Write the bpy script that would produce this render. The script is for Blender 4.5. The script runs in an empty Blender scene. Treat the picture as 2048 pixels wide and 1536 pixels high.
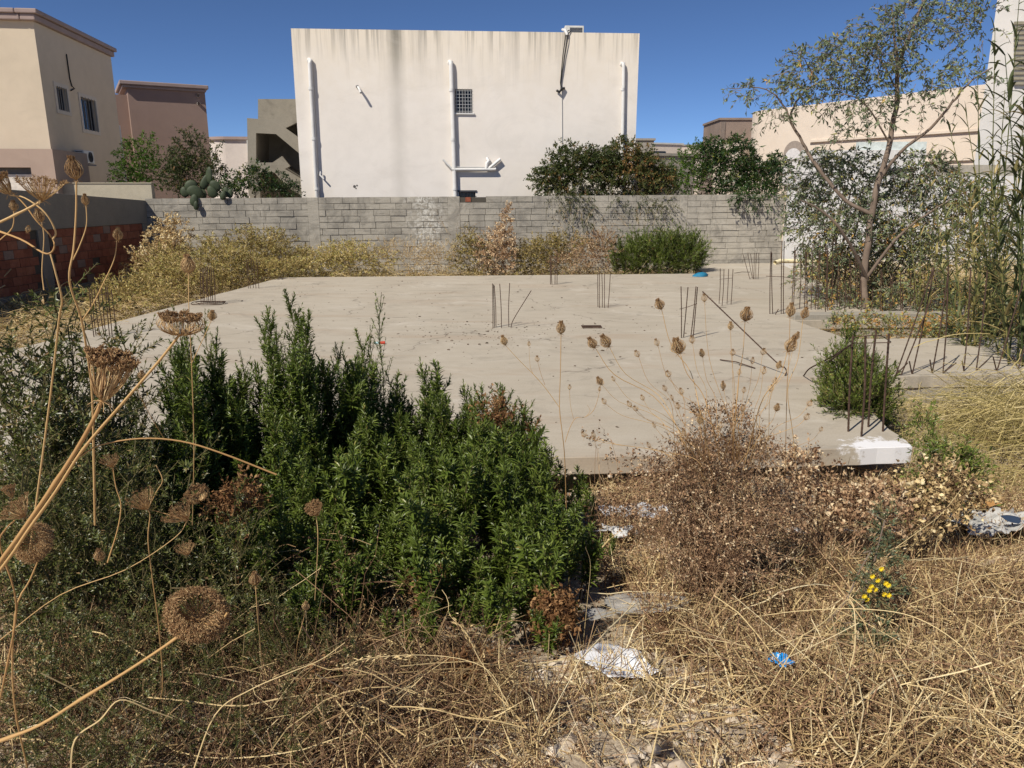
import bpy, math, random
import numpy as np
from mathutils import Vector, Matrix
R = math.radians
random.seed(7); rng = np.random.default_rng(7)
S = bpy.context.scene
COL = S.collection

# ------------------------------------------------------------------ camera
CAMZ = 2.2; PITCH = R(14.0); F = 1518.0
cam = bpy.data.objects.new('camera', bpy.data.cameras.new('camera'))
COL.objects.link(cam); S.camera = cam
cam.location = (0, 0, CAMZ); cam.rotation_euler = (R(90) - PITCH, 0, 0)
cam.data.sensor_width = 36; cam.data.lens = F / 2048 * 36
cam.data.clip_start = 0.05; cam.data.clip_end = 3000
# ------------------------------------------------------------------ sky and sun
SUN_EL = R(45); SUN_AZ = R(42)      # shadows run 42 degrees right of straight ahead
world = bpy.data.worlds.new('World'); S.world = world; world.use_nodes = True
wn = world.node_tree; bg = wn.nodes['Background']
sky = wn.nodes.new('ShaderNodeTexSky'); sky.sky_type = 'NISHITA'; sky.sun_disc = False
sky.sun_elevation = SUN_EL; sky.sun_rotation = math.pi + SUN_AZ
sky.air_density = 0.5; sky.dust_density = 0.08; sky.ozone_density = 7.0; sky.altitude = 1500
bg.inputs['Strength'].default_value = 0.1
wn.links.new(sky.outputs[0], bg.inputs['Color'])
sl = bpy.data.lights.new('sun', 'SUN'); sl.energy = 4.9; sl.angle = R(0.5); sl.color = (1.0, 0.935, 0.82)
so = bpy.data.objects.new('sun', sl); COL.objects.link(so)
sdir = Vector((math.sin(SUN_AZ) * math.cos(SUN_EL), math.cos(SUN_AZ) * math.cos(SUN_EL), -math.sin(SUN_EL)))
so.rotation_euler = sdir.to_track_quat('-Z', 'Y').to_euler()
so.location = (-20, -20, 30)
S.view_settings.view_transform = 'Standard'; S.view_settings.look = 'None'
S.view_settings.exposure = 0.06; S.view_settings.gamma = 1.0; S.view_settings.use_curve_mapping = False

# ------------------------------------------------------------------ pixel -> world helpers (layout only)
cT, sT = math.cos(PITCH), math.sin(PITCH)
def ray(px, py):
    u = (px - 1024) / F; v = (768 - py) / F
    return Vector((u, cT + v * sT, -sT + v * cT))
CAM = Vector((0, 0, CAMZ))
def atZ(px, py, z=0.0):
    r = ray(px, py); return CAM + r * ((z - CAMZ) / r.z)
def atY(px, py, Y):
    r = ray(px, py); return CAM + r * (Y / r.y)
def sstep(a, b, x):
    t = np.clip((x - a) / (b - a), 0, 1); return t * t * (3 - 2 * t)
def gz(x, y):
    x = np.asarray(x, float); y = np.asarray(y, float)
    t = np.clip((y - 2.0) / 4.4, 0, 1)
    z = 0.6 - 0.97 * t
    z = z + 0.05 * np.sin(x * 1.7 + y * 0.9) * np.sin(y * 1.3 - x * 0.5) + 0.018 * np.sin(x * 5.1 + 1) * np.sin(y * 4.3)
    z = z - 0.08 * sstep(6.5, 9, y) * 0
    return z
def G(x, y): return float(gz(x, y))
def onground(px, py):
    r = ray(px, py); t = 0.5
    while t < 60:
        p = CAM + r * t
        if p.z < G(p.x, p.y): return p
        t += 0.01
    return p

# ------------------------------------------------------------------ tagging
def tag(o, label=None, cat=None, group=None, kind=None):
    if label: o['label'] = label
    if cat: o['category'] = cat
    if group: o['group'] = group
    if kind: o['kind'] = kind
    return o
def empty(name, loc, label, cat, group=None, rz=0.0):
    o = bpy.data.objects.new(name, None); COL.objects.link(o)
    o.location = loc; o.rotation_euler = (0, 0, rz); o.empty_display_size = 0.1
    return tag(o, label, cat, group)
def link(name, me, parent=None, loc=(0, 0, 0), rot=(0, 0, 0), sc=(1, 1, 1)):
    o = bpy.data.objects.new(name, me); COL.objects.link(o)
    if parent: o.parent = parent
    o.location = loc; o.rotation_euler = rot
    o.scale = sc if hasattr(sc, '__len__') else (sc, sc, sc)
    return o

# ------------------------------------------------------------------ mesh builder
class MB:
    def __init__(s): s.v = []; s.f = []; s.n = 0; s.t = []; s.m = []
    def add(s, V, faces, tint=0.5, mat=0):
        V = np.asarray(V, float).reshape(-1, 3); k = len(V)
        s.v.append(V)
        faces = np.asarray(faces, int)
        s.f.append((faces + s.n, np.full(len(faces), mat)))
        t = np.full(k, tint, float) if np.isscalar(tint) else np.asarray(tint, float).reshape(-1)
        s.t.append(t); s.n += k
    def box(s, x0, x1, y0, y1, z0, z1, tint=0.5, mat=0, M=None):
        V = np.array([(x0,y0,z0),(x1,y0,z0),(x1,y1,z0),(x0,y1,z0),(x0,y0,z1),(x1,y0,z1),(x1,y1,z1),(x0,y1,z1)], float)
        if M is not None: V = V @ np.array(M.to_3x3()).T + np.array(M.translation)
        s.add(V, [(0,3,2,1),(4,5,6,7),(0,1,5,4),(1,2,6,5),(2,3,7,6),(3,0,4,7)], tint, mat)
    def prism(s, poly, z0, z1, tint=0.5, mat=0):       # poly: list of (x,y) counter-clockwise
        n = len(poly); b = s.n
        V = [(x, y, z0) for x, y in poly] + [(x, y, z1) for x, y in poly]
        s.add(V, [(i, (i+1) % n, n + (i+1) % n, n + i) for i in range(n)], tint, mat)
        s.ng = getattr(s, 'ng', []); s.ng.append((list(range(b + n, b + 2*n)), mat)); s.ng.append((list(range(b + n - 1, b - 1, -1)), mat))
    def tubes(s, P, rad, sides=3, tint=0.5, mat=0):
        """P (N,K,3) polylines, rad (N,K) or scalar."""
        P = np.asarray(P, float)
        if P.ndim == 2: P = P[None]
        N, K, _ = P.shape
        rad = np.broadcast_to(np.asarray(rad, float), (N, K)) if np.ndim(rad) != 1 else np.broadcast_to(np.asarray(rad, float)[None, :], (N, K)) if len(rad) == K else np.broadcast_to(np.asarray(rad, float)[:, None], (N, K))
        T = np.gradient(P, axis=1); T /= np.linalg.norm(T, axis=2, keepdims=True) + 1e-12
        ref = np.where(np.abs(T[:, :1, 2:3]) > 0.85, np.array([[[1., 0, 0]]]), np.array([[[0, 0, 1.]]]))
        ref = np.broadcast_to(ref, T.shape)
        A = np.cross(T, ref); A /= np.linalg.norm(A, axis=2, keepdims=True) + 1e-9
        B = np.cross(T, A)
        ang = np.arange(sides) * 2 * math.pi / sides
        V = P[:, :, None] + rad[:, :, None, None] * (A[:, :, None] * np.cos(ang)[None, None, :, None] + B[:, :, None] * np.sin(ang)[None, None, :, None])
        idx = np.arange(N * K * sides).reshape(N, K, sides)
        a = idx[:, :-1]; b = idx[:, 1:]
        q = np.stack([a, np.roll(a, -1, 2), np.roll(b, -1, 2), b], -1).reshape(-1, 4)
        t = tint
        if not np.isscalar(tint): t = np.repeat(np.asarray(tint, float), K * sides)
        s.add(V.reshape(-1, 3), q, t, mat)
    def leaves(s, base, d, up, L, W, tint=0.5, mat=0, curl=0.15, fold=0.25, seg=2, wmax=0.45):
        """folded lanceolate leaves; base,d,up (N,3); L,W (N,)"""
        base = np.asarray(base, float); N = len(base)
        d = d / (np.linalg.norm(d, axis=1, keepdims=True) + 1e-9)
        side = np.cross(d, up); side /= np.linalg.norm(side, axis=1, keepdims=True) + 1e-9
        nr = np.cross(side, d)
        L = np.broadcast_to(L, (N,))[:, None]; W = np.broadcast_to(W, (N,))[:, None]
        if seg == 1:
            c = base + d * L * wmax
            l = c + side * W * .5 + nr * W * fold; r = c - side * W * .5 + nr * W * fold
            tip = base + d * L - nr * L * curl
            V = np.stack([base, l, c, r, tip], 1)
            fc = np.array([(0,2,1,1),(0,3,2,2),(1,2,4,4),(2,3,4,4)]); k = 5
            o = (np.arange(N) * k)[:, None, None]
            tri = (fc[None, :, :3] + o).reshape(-1, 3)
            t = tint if np.isscalar(tint) else np.repeat(tint, k)
            s.add(V.reshape(-1, 3), tri, t, mat); return
        c1 = base + d * L * .3 + nr * L * curl * .25; c2 = base + d * L * .65
        tip = base + d * L * .98 - nr * L * curl
        w1 = W * .46; w2 = W * .40
        l1 = c1 + side * w1 + nr * W * fold; r1 = c1 - side * w1 + nr * W * fold
        l2 = c2 + side * w2 + nr * W * fold; r2 = c2 - side * w2 + nr * W * fold
        V = np.stack([base, l1, c1, r1, l2, c2, r2, tip], 1)
        tri = np.array([(0,2,1),(0,3,2),(1,2,5),(1,5,4),(2,3,6),(2,6,5),(4,5,7),(5,6,7)])
        o = (np.arange(N) * 8)[:, None, None]
        t = tint if np.isscalar(tint) else np.repeat(tint, 8)
        s.add(V.reshape(-1, 3), (tri[None] + o).reshape(-1, 3), t, mat)
    def bits(s, c, size, tint=0.5, mat=0):
        """small random triangles-tetra flakes"""
        c = np.asarray(c, float); N = len(c)
        r = rng.normal(size=(N, 4, 3)); r /= np.linalg.norm(r, axis=2, keepdims=True)
        V = c[:, None] + r * np.broadcast_to(size, (N,))[:, None, None]
        o = (np.arange(N) * 4)[:, None, None]
        tri = np.array([(0,1,2),(0,2,3),(0,3,1)])
        t = tint if np.isscalar(tint) else np.repeat(tint, 4)
        s.add(V.reshape(-1, 3), (tri[None] + o).reshape(-1, 3), t, mat)
    def mesh(s, name, mats, smooth=False):
        me = bpy.data.meshes.new(name)
        V = np.concatenate(s.v) if s.v else np.zeros((0, 3)); me.vertices.add(len(V)); me.vertices.foreach_set('co', V.ravel())
        li, ls, lt, mi = [], [], [], []; st = 0
        for fc, m in s.f:
            n, k = fc.shape
            li.append(fc.ravel()); ls.append(st + np.arange(n) * k); lt.append(np.full(n, k)); mi.append(m); st += n * k
        for fl, m in getattr(s, 'ng', []):
            li.append(np.array(fl)); ls.append(np.array([st])); lt.append(np.array([len(fl)])); mi.append(np.array([m])); st += len(fl)
        li = np.concatenate(li); ls = np.concatenate(ls); lt = np.concatenate(lt); mi = np.concatenate(mi)
        me.loops.add(len(li)); me.loops.foreach_set('vertex_index', li.astype(np.int32))
        me.polygons.add(len(ls)); me.polygons.foreach_set('loop_start', ls.astype(np.int32)); me.polygons.foreach_set('loop_total', lt.astype(np.int32))
        if not isinstance(mats, (list, tuple)): mats = [mats]
        for m in mats: me.materials.append(m)
        me.polygons.foreach_set('material_index', mi.astype(np.int32))
        me.polygons.foreach_set('use_smooth', np.full(len(ls), smooth))
        at = me.attributes.new('tint', 'FLOAT', 'POINT'); at.data.foreach_set('value', np.concatenate(s.t).astype(np.float32))
        me.update(calc_edges=True)
        return me
    def build(s, name, mats, parent=None, smooth=False, bevel=0):
        o = link(name, s.mesh(name, mats, smooth), parent)
        if bevel:
            b = o.modifiers.new('bevel', 'BEVEL'); b.width = bevel; b.segments = 2; b.limit_method = 'ANGLE'
        return o

# ------------------------------------------------------------------ materials
class NT:
    def __init__(s, name):
        s.m = bpy.data.materials.new(name); s.m.use_nodes = True; s.t = s.m.node_tree
        s.b = s.t.nodes['Principled BSDF']; s.co = None
    def n(s, typ, **kw):
        nd = s.t.nodes.new(typ)
        for k, v in kw.items(): setattr(nd, k, v)
        return nd
    def l(s, a, b): s.t.links.new(a, b)
    def coord(s):
        if not s.co: s.co = s.n('ShaderNodeNewGeometry').outputs['Position']
        return s.co
    def obj(s): return s.n('ShaderNodeTexCoord').outputs['Object']
    def mapping(s, vec, scale=(1,1,1), loc=(0,0,0)):
        m = s.n('ShaderNodeMapping'); m.inputs['Scale'].default_value = scale; m.inputs['Location'].default_value = loc
        s.l(vec, m.inputs[0]); return m.outputs[0]
    def noise(s, scale, detail=4, rough=.6, vec=None, dist=0):
        nd = s.n('ShaderNodeTexNoise'); nd.inputs['Scale'].default_value = scale; nd.inputs['Detail'].default_value = detail
        nd.inputs['Roughness'].default_value = rough; nd.inputs['Distortion'].default_value = dist
        s.l(vec if vec is not None else s.coord(), nd.inputs['Vector']); return nd.outputs['Fac']
    def ramp(s, fac, stops, interp='LINEAR'):
        r = s.n('ShaderNodeValToRGB'); r.color_ramp.interpolation = interp
        e = r.color_ramp.elements
        while len(e) < len(stops): e.new(0.5)
        for el, (p, c) in zip(e, stops):
            el.position = p; el.color = (*c, 1) if hasattr(c, '__len__') else (c, c, c, 1)
        s.l(fac, r.inputs[0]); return r.outputs[0]
    def mix(s, fac, a, b, mode='MIX'):
        m = s.n('ShaderNodeMix'); m.data_type = 'RGBA'; m.blend_type = mode
        for inp, val in ((m.inputs[0], fac), (m.inputs[6], a), (m.inputs[7], b)):
            if hasattr(val, 'is_linked') or hasattr(val, 'links'): s.l(val, inp)
            elif hasattr(val, '__len__'): inp.default_value = (*val, 1)
            else: inp.default_value = val
        return m.outputs[2]
    def math(s, op, a, b=0.0, clamp=False):
        m = s.n('ShaderNodeMath', operation=op); m.use_clamp = clamp
        for inp, val in ((m.inputs[0], a), (m.inputs[1], b)):
            if hasattr(val, 'links'): s.l(val, inp)
            else: inp.default_value = val
        return m.outputs[0]
    def attr(s, name='tint'):
        a = s.n('ShaderNodeAttribute', attribute_name=name); return a.outputs['Fac']
    def sep(s, vec=None):
        x = s.n('ShaderNodeSeparateXYZ'); s.l(vec if vec is not None else s.coord(), x.inputs[0]); return x.outputs
    def bump(s, h, strength=.3, dist=.01):
        b = s.n('ShaderNodeBump'); b.inputs['Strength'].default_value = strength; b.inputs['Distance'].default_value = dist
        s.l(h, b.inputs['Height']); s.l(b.outputs[0], s.b.inputs['Normal'])
    def done(s, color, rough=.8, spec=.3):
        if hasattr(color, 'links'): s.l(color, s.b.inputs['Base Color'])
        else: s.b.inputs['Base Color'].default_value = (*color, 1)
        if hasattr(rough, 'links'): s.l(rough, s.b.inputs['Roughness'])
        else: s.b.inputs['Roughness'].default_value = rough
        s.b.inputs['Specular IOR Level'].default_value = spec
        return s.m

def simple(name, col, rough=.6, spec=.4, var=.15, scale=8, bump=0, metal=0):
    k = NT(name); f = k.noise(scale, 4, .6)
    c = k.ramp(f, [(.3, tuple(x * (1 - var) for x in col)), (.7, tuple(min(1, x * (1 + var)) for x in col))])
    if bump: k.bump(k.noise(scale * 8, 3, .7), .4, bump)
    k.b.inputs['Metallic'].default_value = metal
    return k.done(c, rough, spec)

def leafmat(name, stops, rough=.5, spec=.35, trans=.3, vscale=1.2, amp=.35):
    """colour by per-leaf tint attribute plus object random; some light passes through"""
    k = NT(name)
    t = k.attr()
    oi = k.n('ShaderNodeObjectInfo').outputs['Random']
    f = k.math('ADD', t, k.math('MULTIPLY', k.math('SUBTRACT', k.noise(vscale, 2), .5), amp))
    f = k.math('ADD', f, k.math('MULTIPLY', k.math('SUBTRACT', oi, .5), .16), clamp=True)
    c = k.ramp(f, stops)
    m = k.done(c, rough, spec)
    if trans:
        tr = k.n('ShaderNodeBsdfTranslucent'); k.l(c, tr.inputs['Color'])
        mx = k.n('ShaderNodeMixShader'); mx.inputs[0].default_value = trans
        out = k.t.nodes['Material Output']
        k.l(k.b.outputs[0], mx.inputs[1]); k.l(tr.outputs[0], mx.inputs[2]); k.l(mx.outputs[0], out.inputs['Surface'])
    return m

M = {}
M['inula'] = leafmat('fresh_leaf', [(0, (.045,.062,.010)), (.35, (.100,.145,.020)), (.65, (.155,.205,.032)), (.86, (.25,.30,.065)), (1, (.38,.28,.09))], .42, .5, .22)
M['inula_dry'] = leafmat('dry_leaf', [(0, (.10,.045,.022)), (.5, (.24,.12,.05)), (1, (.42,.25,.12))], .8, .15, .2)
M['thicket'] = leafmat('thicket_leaf', [(0, (.040,.050,.010)), (.4, (.098,.118,.022)), (.68, (.18,.18,.05)), (1, (.42,.27,.12))], .4, .6, .2)
M['citrus'] = leafmat('glossy_leaf', [(0, (.015,.035,.008)), (.5, (.035,.075,.015)), (.85, (.08,.13,.025)), (1, (.2,.2,.04))], .38, .5, .25, .8, .5)
M['lime_leaf'] = leafmat('bright_leaf', [(0, (.04,.09,.01)), (.5, (.085,.17,.018)), (1, (.18,.26,.035))], .45, .4, .35, .8, .4)
M['pome'] = leafmat('pomegranate_leaf', [(0, (.025,.040,.010)), (.5, (.060,.085,.020)), (.8, (.12,.12,.035)), (1, (.30,.15,.05))], .5, .35, .25, .8, .4)
M['euca'] = leafmat('grey_green_leaf', [(0, (.08,.105,.055)), (.45, (.16,.20,.105)), (.75, (.25,.28,.13)), (.93, (.42,.38,.08)), (1, (.50,.26,.07))], .45, .55, .2, .6, .35)
M['reed'] = leafmat('reed_leaf', [(0, (.04,.055,.022)), (.5, (.10,.125,.045)), (.75, (.24,.24,.08)), (1, (.52,.40,.17))], .5, .4, .3, .8, .3)
M['cactus'] = simple('cactus_skin', (.045,.06,.03), .6, .3, .3, 4)
M['straw'] = leafmat('straw', [(0, (.10,.06,.03)), (.3, (.34,.22,.11)), (.55, (.56,.41,.20)), (.8, (.74,.58,.31)), (1, (.86,.74,.48))], .7, .2, .1, 2.0, .3)
M['rust_twig'] = leafmat('brown_twig', [(0, (.05,.028,.018)), (.3, (.18,.10,.055)), (.55, (.34,.205,.12)), (.8, (.52,.35,.20)), (1, (.72,.58,.38))], .8, .15, .1, 2.0, .3)  # lowest stop darkened to paint shadows among the twigs
M['weed'] = leafmat('olive_weed', [(0, (.09,.08,.025)), (.35, (.25,.19,.06)), (.6, (.46,.34,.12)), (.82, (.38,.37,.10)), (1, (.70,.56,.27))], .65, .3, .2, .5, .7)
M['carrot'] = leafmat('seed_head', [(0, (.12,.06,.028)), (.4, (.34,.195,.095)), (.75, (.58,.40,.20)), (1, (.76,.58,.32))], .8, .15, .1, 3, .2)
M['carrot_stem'] = leafmat('dry_stem', [(0, (.30,.15,.06)), (.5, (.50,.30,.12)), (1, (.64,.45,.22))], .6, .3, .0, 6, .4)
M['stem_green'] = leafmat('woody_stem', [(0, (.06,.05,.025)), (.5, (.13,.11,.05)), (1, (.3,.22,.1))], .8, .2, 0, 2, .3)
M['bark'] = leafmat('bark', [(0, (.09,.06,.045)), (.5, (.20,.15,.115)), (1, (.36,.28,.22))], .85, .2, 0, 6, .7)
M['yellow'] = simple('yellow_petal', (.85,.62,.02), .6, .3, .1)

def concrete(name, a, b, c, rough=.9, stain=None, dirt=0.0, sc=1.0):
    k = NT(name)
    f1 = k.noise(.35 * sc, 5, .62, dist=.3); f2 = k.noise(3.5 * sc, 5, .65); f3 = k.noise(45 * sc, 3, .7)
    base = k.ramp(f1, [(.3, a), (.5, b), (.72, c)])
    base = k.mix(.55, base, k.ramp(f2, [(.25, tuple(x * .72 for x in b)), (.5, b), (.8, tuple(min(1, x * 1.22) for x in b))]))
    base = k.mix(.35, base, k.ramp(f3, [(.3, tuple(x * .6 for x in b)), (.5, b), (.75, tuple(min(1, x * 1.3) for x in b))]))
    if stain: base = k.mix(k.ramp(k.noise(.9 * sc, 6, .7, dist=.8), [(.52, 0.0), (.7, 1.0)]), base, k.mix(.5, base, stain))
    k.bump(k.mix(.5, f2, f3), .35, .008)
    return k.done(base, rough, .2)
# ================================================================== SETTING
# ---- ground
def make_ground():
    k = NT('dry_earth')
    f1 = k.noise(.5, 5, .6); f2 = k.noise(6, 5, .65); f3 = k.noise(60, 4, .75)
    base = k.ramp(f1, [(.3, (.31,.235,.16)), (.5, (.42,.335,.24)), (.7, (.54,.45,.335))])
    base = k.mix(.5, base, k.ramp(f2, [(.3, (.20,.14,.09)), (.5, (.43,.35,.25)), (.7, (.62,.53,.41))]))
    base = k.mix(.5, base, k.ramp(f3, [(.35, (.17,.12,.075)), (.5, (.42,.34,.245)), (.65, (.64,.55,.42))]))
    k.bump(k.mix(.5, f2, f3), .8, .02)
    m = k.done(base, .95, .1)
    xs = np.concatenate([np.linspace(-900, -30, 12)[:-1], np.linspace(-30, -5, 50)[:-1], np.linspace(-5, 7, 150)[:-1], np.linspace(7, 30, 46)[:-1], np.linspace(30, 900, 12)])
    ys = np.concatenate([np.linspace(-300, -5, 10)[:-1], np.linspace(-5, 1, 20)[:-1], np.linspace(1, 9, 120)[:-1], np.linspace(9, 35, 60)[:-1], np.linspace(35, 1500, 14)])
    X, Y = np.meshgrid(xs, ys, indexing='ij'); Z = gz(X, Y)
    near = (np.abs(X) < 8) & (Y < 9) & (Y > 0)
    Z = Z + np.where(near, .012 * rng.normal(size=X.shape), 0)
    # shallow dug hollow under the front of the slab
    Z = Z - .10 * np.exp(-((Y - (6.55 + .09 * X)) / .35) ** 2) * (np.abs(X) < 4.2)
    mb = MB(); nx, ny = X.shape
    idx = np.arange(nx * ny).reshape(nx, ny)
    q = np.stack([idx[:-1, :-1], idx[1:, :-1], idx[1:, 1:], idx[:-1, 1:]], -1).reshape(-1, 4)
    mb.add(np.stack([X, Y, Z], -1), q)
    o = mb.build('ground', m, smooth=True); tag(o, kind='structure')
make_ground()

# ---- concrete foundation slab
SL0 = [(-7.76,5.42), (.46,6.2), (3.61,6.5), (3.97,9.18), (13.0,9.75), (13.0,12.2), (5.30,11.75), (5.08,13.55), (12.5,14.2), (12.5,16.6), (6.9,16.3), (8.1,20.0), (8.85,25.4), (5.85,25.15), (5.56,21.98), (-6.36,20.9), (-7.2,11.9)]
def rough_outline(P, step=.16, j=.011):
    out = []
    for i in range(len(P)):
        a = np.array(P[i]); b = np.array(P[(i+1) % len(P)]); L = np.linalg.norm(b - a); n = max(1, int(L / step)); u = (b - a) / L; nn = np.array([-u[1], u[0]])
        w = 0
        for k in range(n):
            w = w * .7 + rng.normal(0, j * .6); d = (w + (rng.random() < .06) * rng.uniform(0, .03)) if k else 0
            out.append(tuple(a + (b - a) * k / n + nn * d))
    return out
SL = rough_outline(SL0)
def slab_mat():
    k = NT('slab_concrete')
    vec = k.mapping(k.coord(), (1, .45, 1))
    f1 = k.noise(.45, 5, .6, vec=vec, dist=.6); f2 = k.noise(2.6, 6, .65, vec=k.mapping(k.coord(), (.6, 1.6, 1))); f3 = k.noise(55, 3, .7)
    A = (.375,.325,.255); B = (.45,.395,.315); C = (.51,.455,.37)
    base = k.ramp(f1, [(.28, A), (.5, B), (.7, C)])
    base = k.mix(.42, base, k.ramp(f2, [(.25, (.33,.285,.23)), (.5, B), (.78, (.56,.515,.45))]))
    base = k.mix(.22, base, k.ramp(f3, [(.3, (.25,.22,.18)), (.5, B), (.75, (.62,.58,.52))]))
    # dusty reddish drifts in thin bands
    dr = k.ramp(k.noise(1.0, 4, .6, vec=k.mapping(k.coord(), (.22, 1.3, 1)), dist=.5), [(.56, 0.0), (.66, .55)])
    base = k.mix(dr, base, (.40,.315,.235))
    # trowel and rain blotches, a few hairline cracks and a pour joint
    bl = k.ramp(k.noise(1.3, 6, .72, vec=k.mapping(k.coord(), (.8, 1.1, 1), (7, 3, 0)), dist=1.2), [(.54, 0.0), (.64, .42)])
    base = k.mix(bl, base, (.30,.265,.215))
    lt = k.ramp(k.noise(.8, 5, .7, vec=k.mapping(k.coord(), (1, 1, 1), (-4, 9, 0)), dist=.8), [(.56, 0.0), (.68, .45)])
    base = k.mix(lt, base, (.60,.55,.47))
    cv = k.n('ShaderNodeTexVoronoi'); cv.feature = 'DISTANCE_TO_EDGE'; cv.inputs['Scale'].default_value = .33
    wv = k.n('ShaderNodeVectorMath', operation='ADD'); nz = k.n('ShaderNodeTexNoise'); nz.inputs['Scale'].default_value = 1.7; nz.inputs['Detail'].default_value = 6; k.l(k.coord(), nz.inputs['Vector'])
    sc_ = k.n('ShaderNodeVectorMath', operation='SCALE'); sc_.inputs['Scale'].default_value = .8; k.l(nz.outputs['Color'], sc_.inputs[0]); k.l(k.coord(), wv.inputs[0]); k.l(sc_.outputs[0], wv.inputs[1]); k.l(wv.outputs[0], cv.inputs['Vector'])
    crk = k.math('MULTIPLY', k.ramp(cv.outputs['Distance'], [(.0, .75), (.006, 0.0)]), k.ramp(k.noise(.6, 2), [(.48, 0.0), (.55, 1.0)]))
    base = k.mix(crk, base, (.13,.11,.09))
    sj = k.sep(); jy = k.math('ABSOLUTE', k.math('SUBTRACT', k.math('ADD', sj[1], k.math('MULTIPLY', k.noise(3, 4), .06)), k.math('ADD', k.math('MULTIPLY', sj[0], .09), 18.2)))
    base = k.mix(k.math('MULTIPLY', k.ramp(jy, [(0.0, .7), (.03, 0.0)]), k.ramp(k.noise(1.1, 3), [(.42, 0.0), (.55, 1.0)])), base, (.20,.17,.14))
    # small pits and crumbs
    v = k.n('ShaderNodeTexVoronoi'); v.inputs['Scale'].default_value = 3.1; k.l(k.mapping(k.coord(), (1, .7, 1)), v.inputs['Vector'])
    pit = k.math('MULTIPLY', k.math('LESS_THAN', v.outputs['Distance'], .055), k.math('GREATER_THAN', k.noise(.8, 3), .5))
    base = k.mix(k.math('MULTIPLY', pit, .6), base, (.12,.10,.08))
    # spilt lime at the front corner
    s = k.sep(); dx = k.math('SUBTRACT', s[0], 3.35); dy = k.math('SUBTRACT', s[1], 6.5)
    d = k.math('SQRT', k.math('ADD', k.math('MULTIPLY', dx, dx), k.math('MULTIPLY', k.math('MULTIPLY', dy, dy), 2.0)))
    d = k.math('ADD', d, k.math('MULTIPLY', k.math('SUBTRACT', k.noise(7, 5, .75), .5), .9))
    base = k.mix(k.ramp(d, [(.25, 1.0), (.36, 0.0)]), base, (.80,.79,.80))
    k.bump(k.mix(.6, f2, f3), .35, .006)
    return k.done(base, .88, .25)
M['slab'] = slab_mat()
mb = MB(); mb.prism(SL, -.16, 0.0)
tag(mb.build('slab', M['slab'], bevel=.006), kind='structure')
# foundation wall set back under the slab, and the raised beam edge
M['beam'] = concrete('foundation_concrete', (.17,.155,.13), (.24,.22,.19), (.32,.30,.265))
mb = MB()
pl = [(x + (.42 if i in (0, 16, 15) else -.35 if i in (2,) else 0), y + (.42 if i < 3 else 0)) for i, (x, y) in enumerate(SL0)]
mb.box(-7.2, 3.2, 6.75, 7.0, -.6, -.162)
mb.box(4.02, 12.9, 9.95, 10.2, -.6, -.162)
mb.box(5.2, 12.4, 14.45, 14.7, -.6, -.162)
tag(mb.build('slab_footing', M['beam']), kind='structure')
# upper kerb-like strip on second beam, deeper front face of the first one
mb = MB()
def quadbox(mb, p0, p1, d, z0, z1, **k):   # box along p0-p1 with depth d going away from the camera
    p0 = Vector((*p0, 0)); p1 = Vector((*p1, 0)); u = (p1 - p0).normalized(); n = Vector((-u.y, u.x, 0))
    Mx = Matrix(((u.x, n.x, 0, p0.x), (u.y, n.y, 0, p0.y), (0, 0, 1, 0), (0, 0, 0, 1)))
    mb.box(0, (p1 - p0).length, 0, d, z0, z1, M=Mx, **k)
quadbox(mb, (3.99,9.20), (12.9,9.76), .25, -.52, -.005)
quadbox(mb, (5.10,13.58), (12.4,14.22), .3, -.5, .10)
tag(mb.build('foundation_beam', concrete('beam_concrete', (.24,.22,.18), (.34,.31,.26), (.42,.39,.33)), bevel=.01), kind='structure')

# ---- rubble: rough aggregate clinging under the slab edge, stones on the earth
def rocks(name, pts, sizes, mat, flat=.6):
    mb = MB(); N = len(pts)
    ico = np.array([(0,0,1),(.9,0,.3),(.28,.85,.3),(-.72,.53,.3),(-.72,-.53,.3),(.28,-.85,.3),(.72,.53,-.45),(-.28,.85,-.45),(-.9,0,-.45),(-.28,-.85,-.45),(.72,-.53,-.45)])
    fc = np.array([(0,1,2),(0,2,3),(0,3,4),(0,4,5),(0,5,1),(1,6,2),(2,6,7),(2,7,3),(3,7,8),(3,8,4),(4,8,9),(4,9,5),(5,9,10),(5,10,1),(1,10,6)])
    a = rng.uniform(0, 6.28, N); ca, sa = np.cos(a), np.sin(a)
    V = ico[None] * rng.uniform(.65, 1.25, (N, 11, 1)) * np.stack([rng.uniform(.8, 1.5, N), rng.uniform(.7, 1, N), np.full(N, flat)], -1)[:, None]
    x = V[..., 0] * ca[:, None] - V[..., 1] * sa[:, None]; y = V[..., 0] * sa[:, None] + V[..., 1] * ca[:, None]
    V = np.stack([x, y, V[..., 2]], -1) * np.asarray(sizes)[:, None, None] + np.asarray(pts)[:, None]
    mb.add(V, (fc[None] + (np.arange(N) * 11)[:, None, None]).reshape(-1, 3), np.repeat(rng.uniform(0, 1, N), 11))
    return mb.build(name, mat)
ks = NT('stone'); c = ks.ramp(ks.attr(), [(0, (.27,.20,.14)), (.35, (.44,.36,.27)), (.7, (.58,.49,.385)), (.93, (.70,.63,.53)), (1, (.46,.24,.16))])
c = ks.mix(.4, c, ks.ramp(ks.noise(40, 4, .7), [(.3, (.24,.19,.14)), (.7, (.68,.58,.46))]))
M['stone'] = ks.done(c, .92, .15)
n = 900; xx = rng.uniform(-4.2, 3.0, n); 
pts = np.stack([xx, 6.16 + .095 * xx + rng.uniform(-.02, .1, n), rng.uniform(-.19, -.13, n)], -1)
kk = (pts[:, 0] < 1.2)
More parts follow.
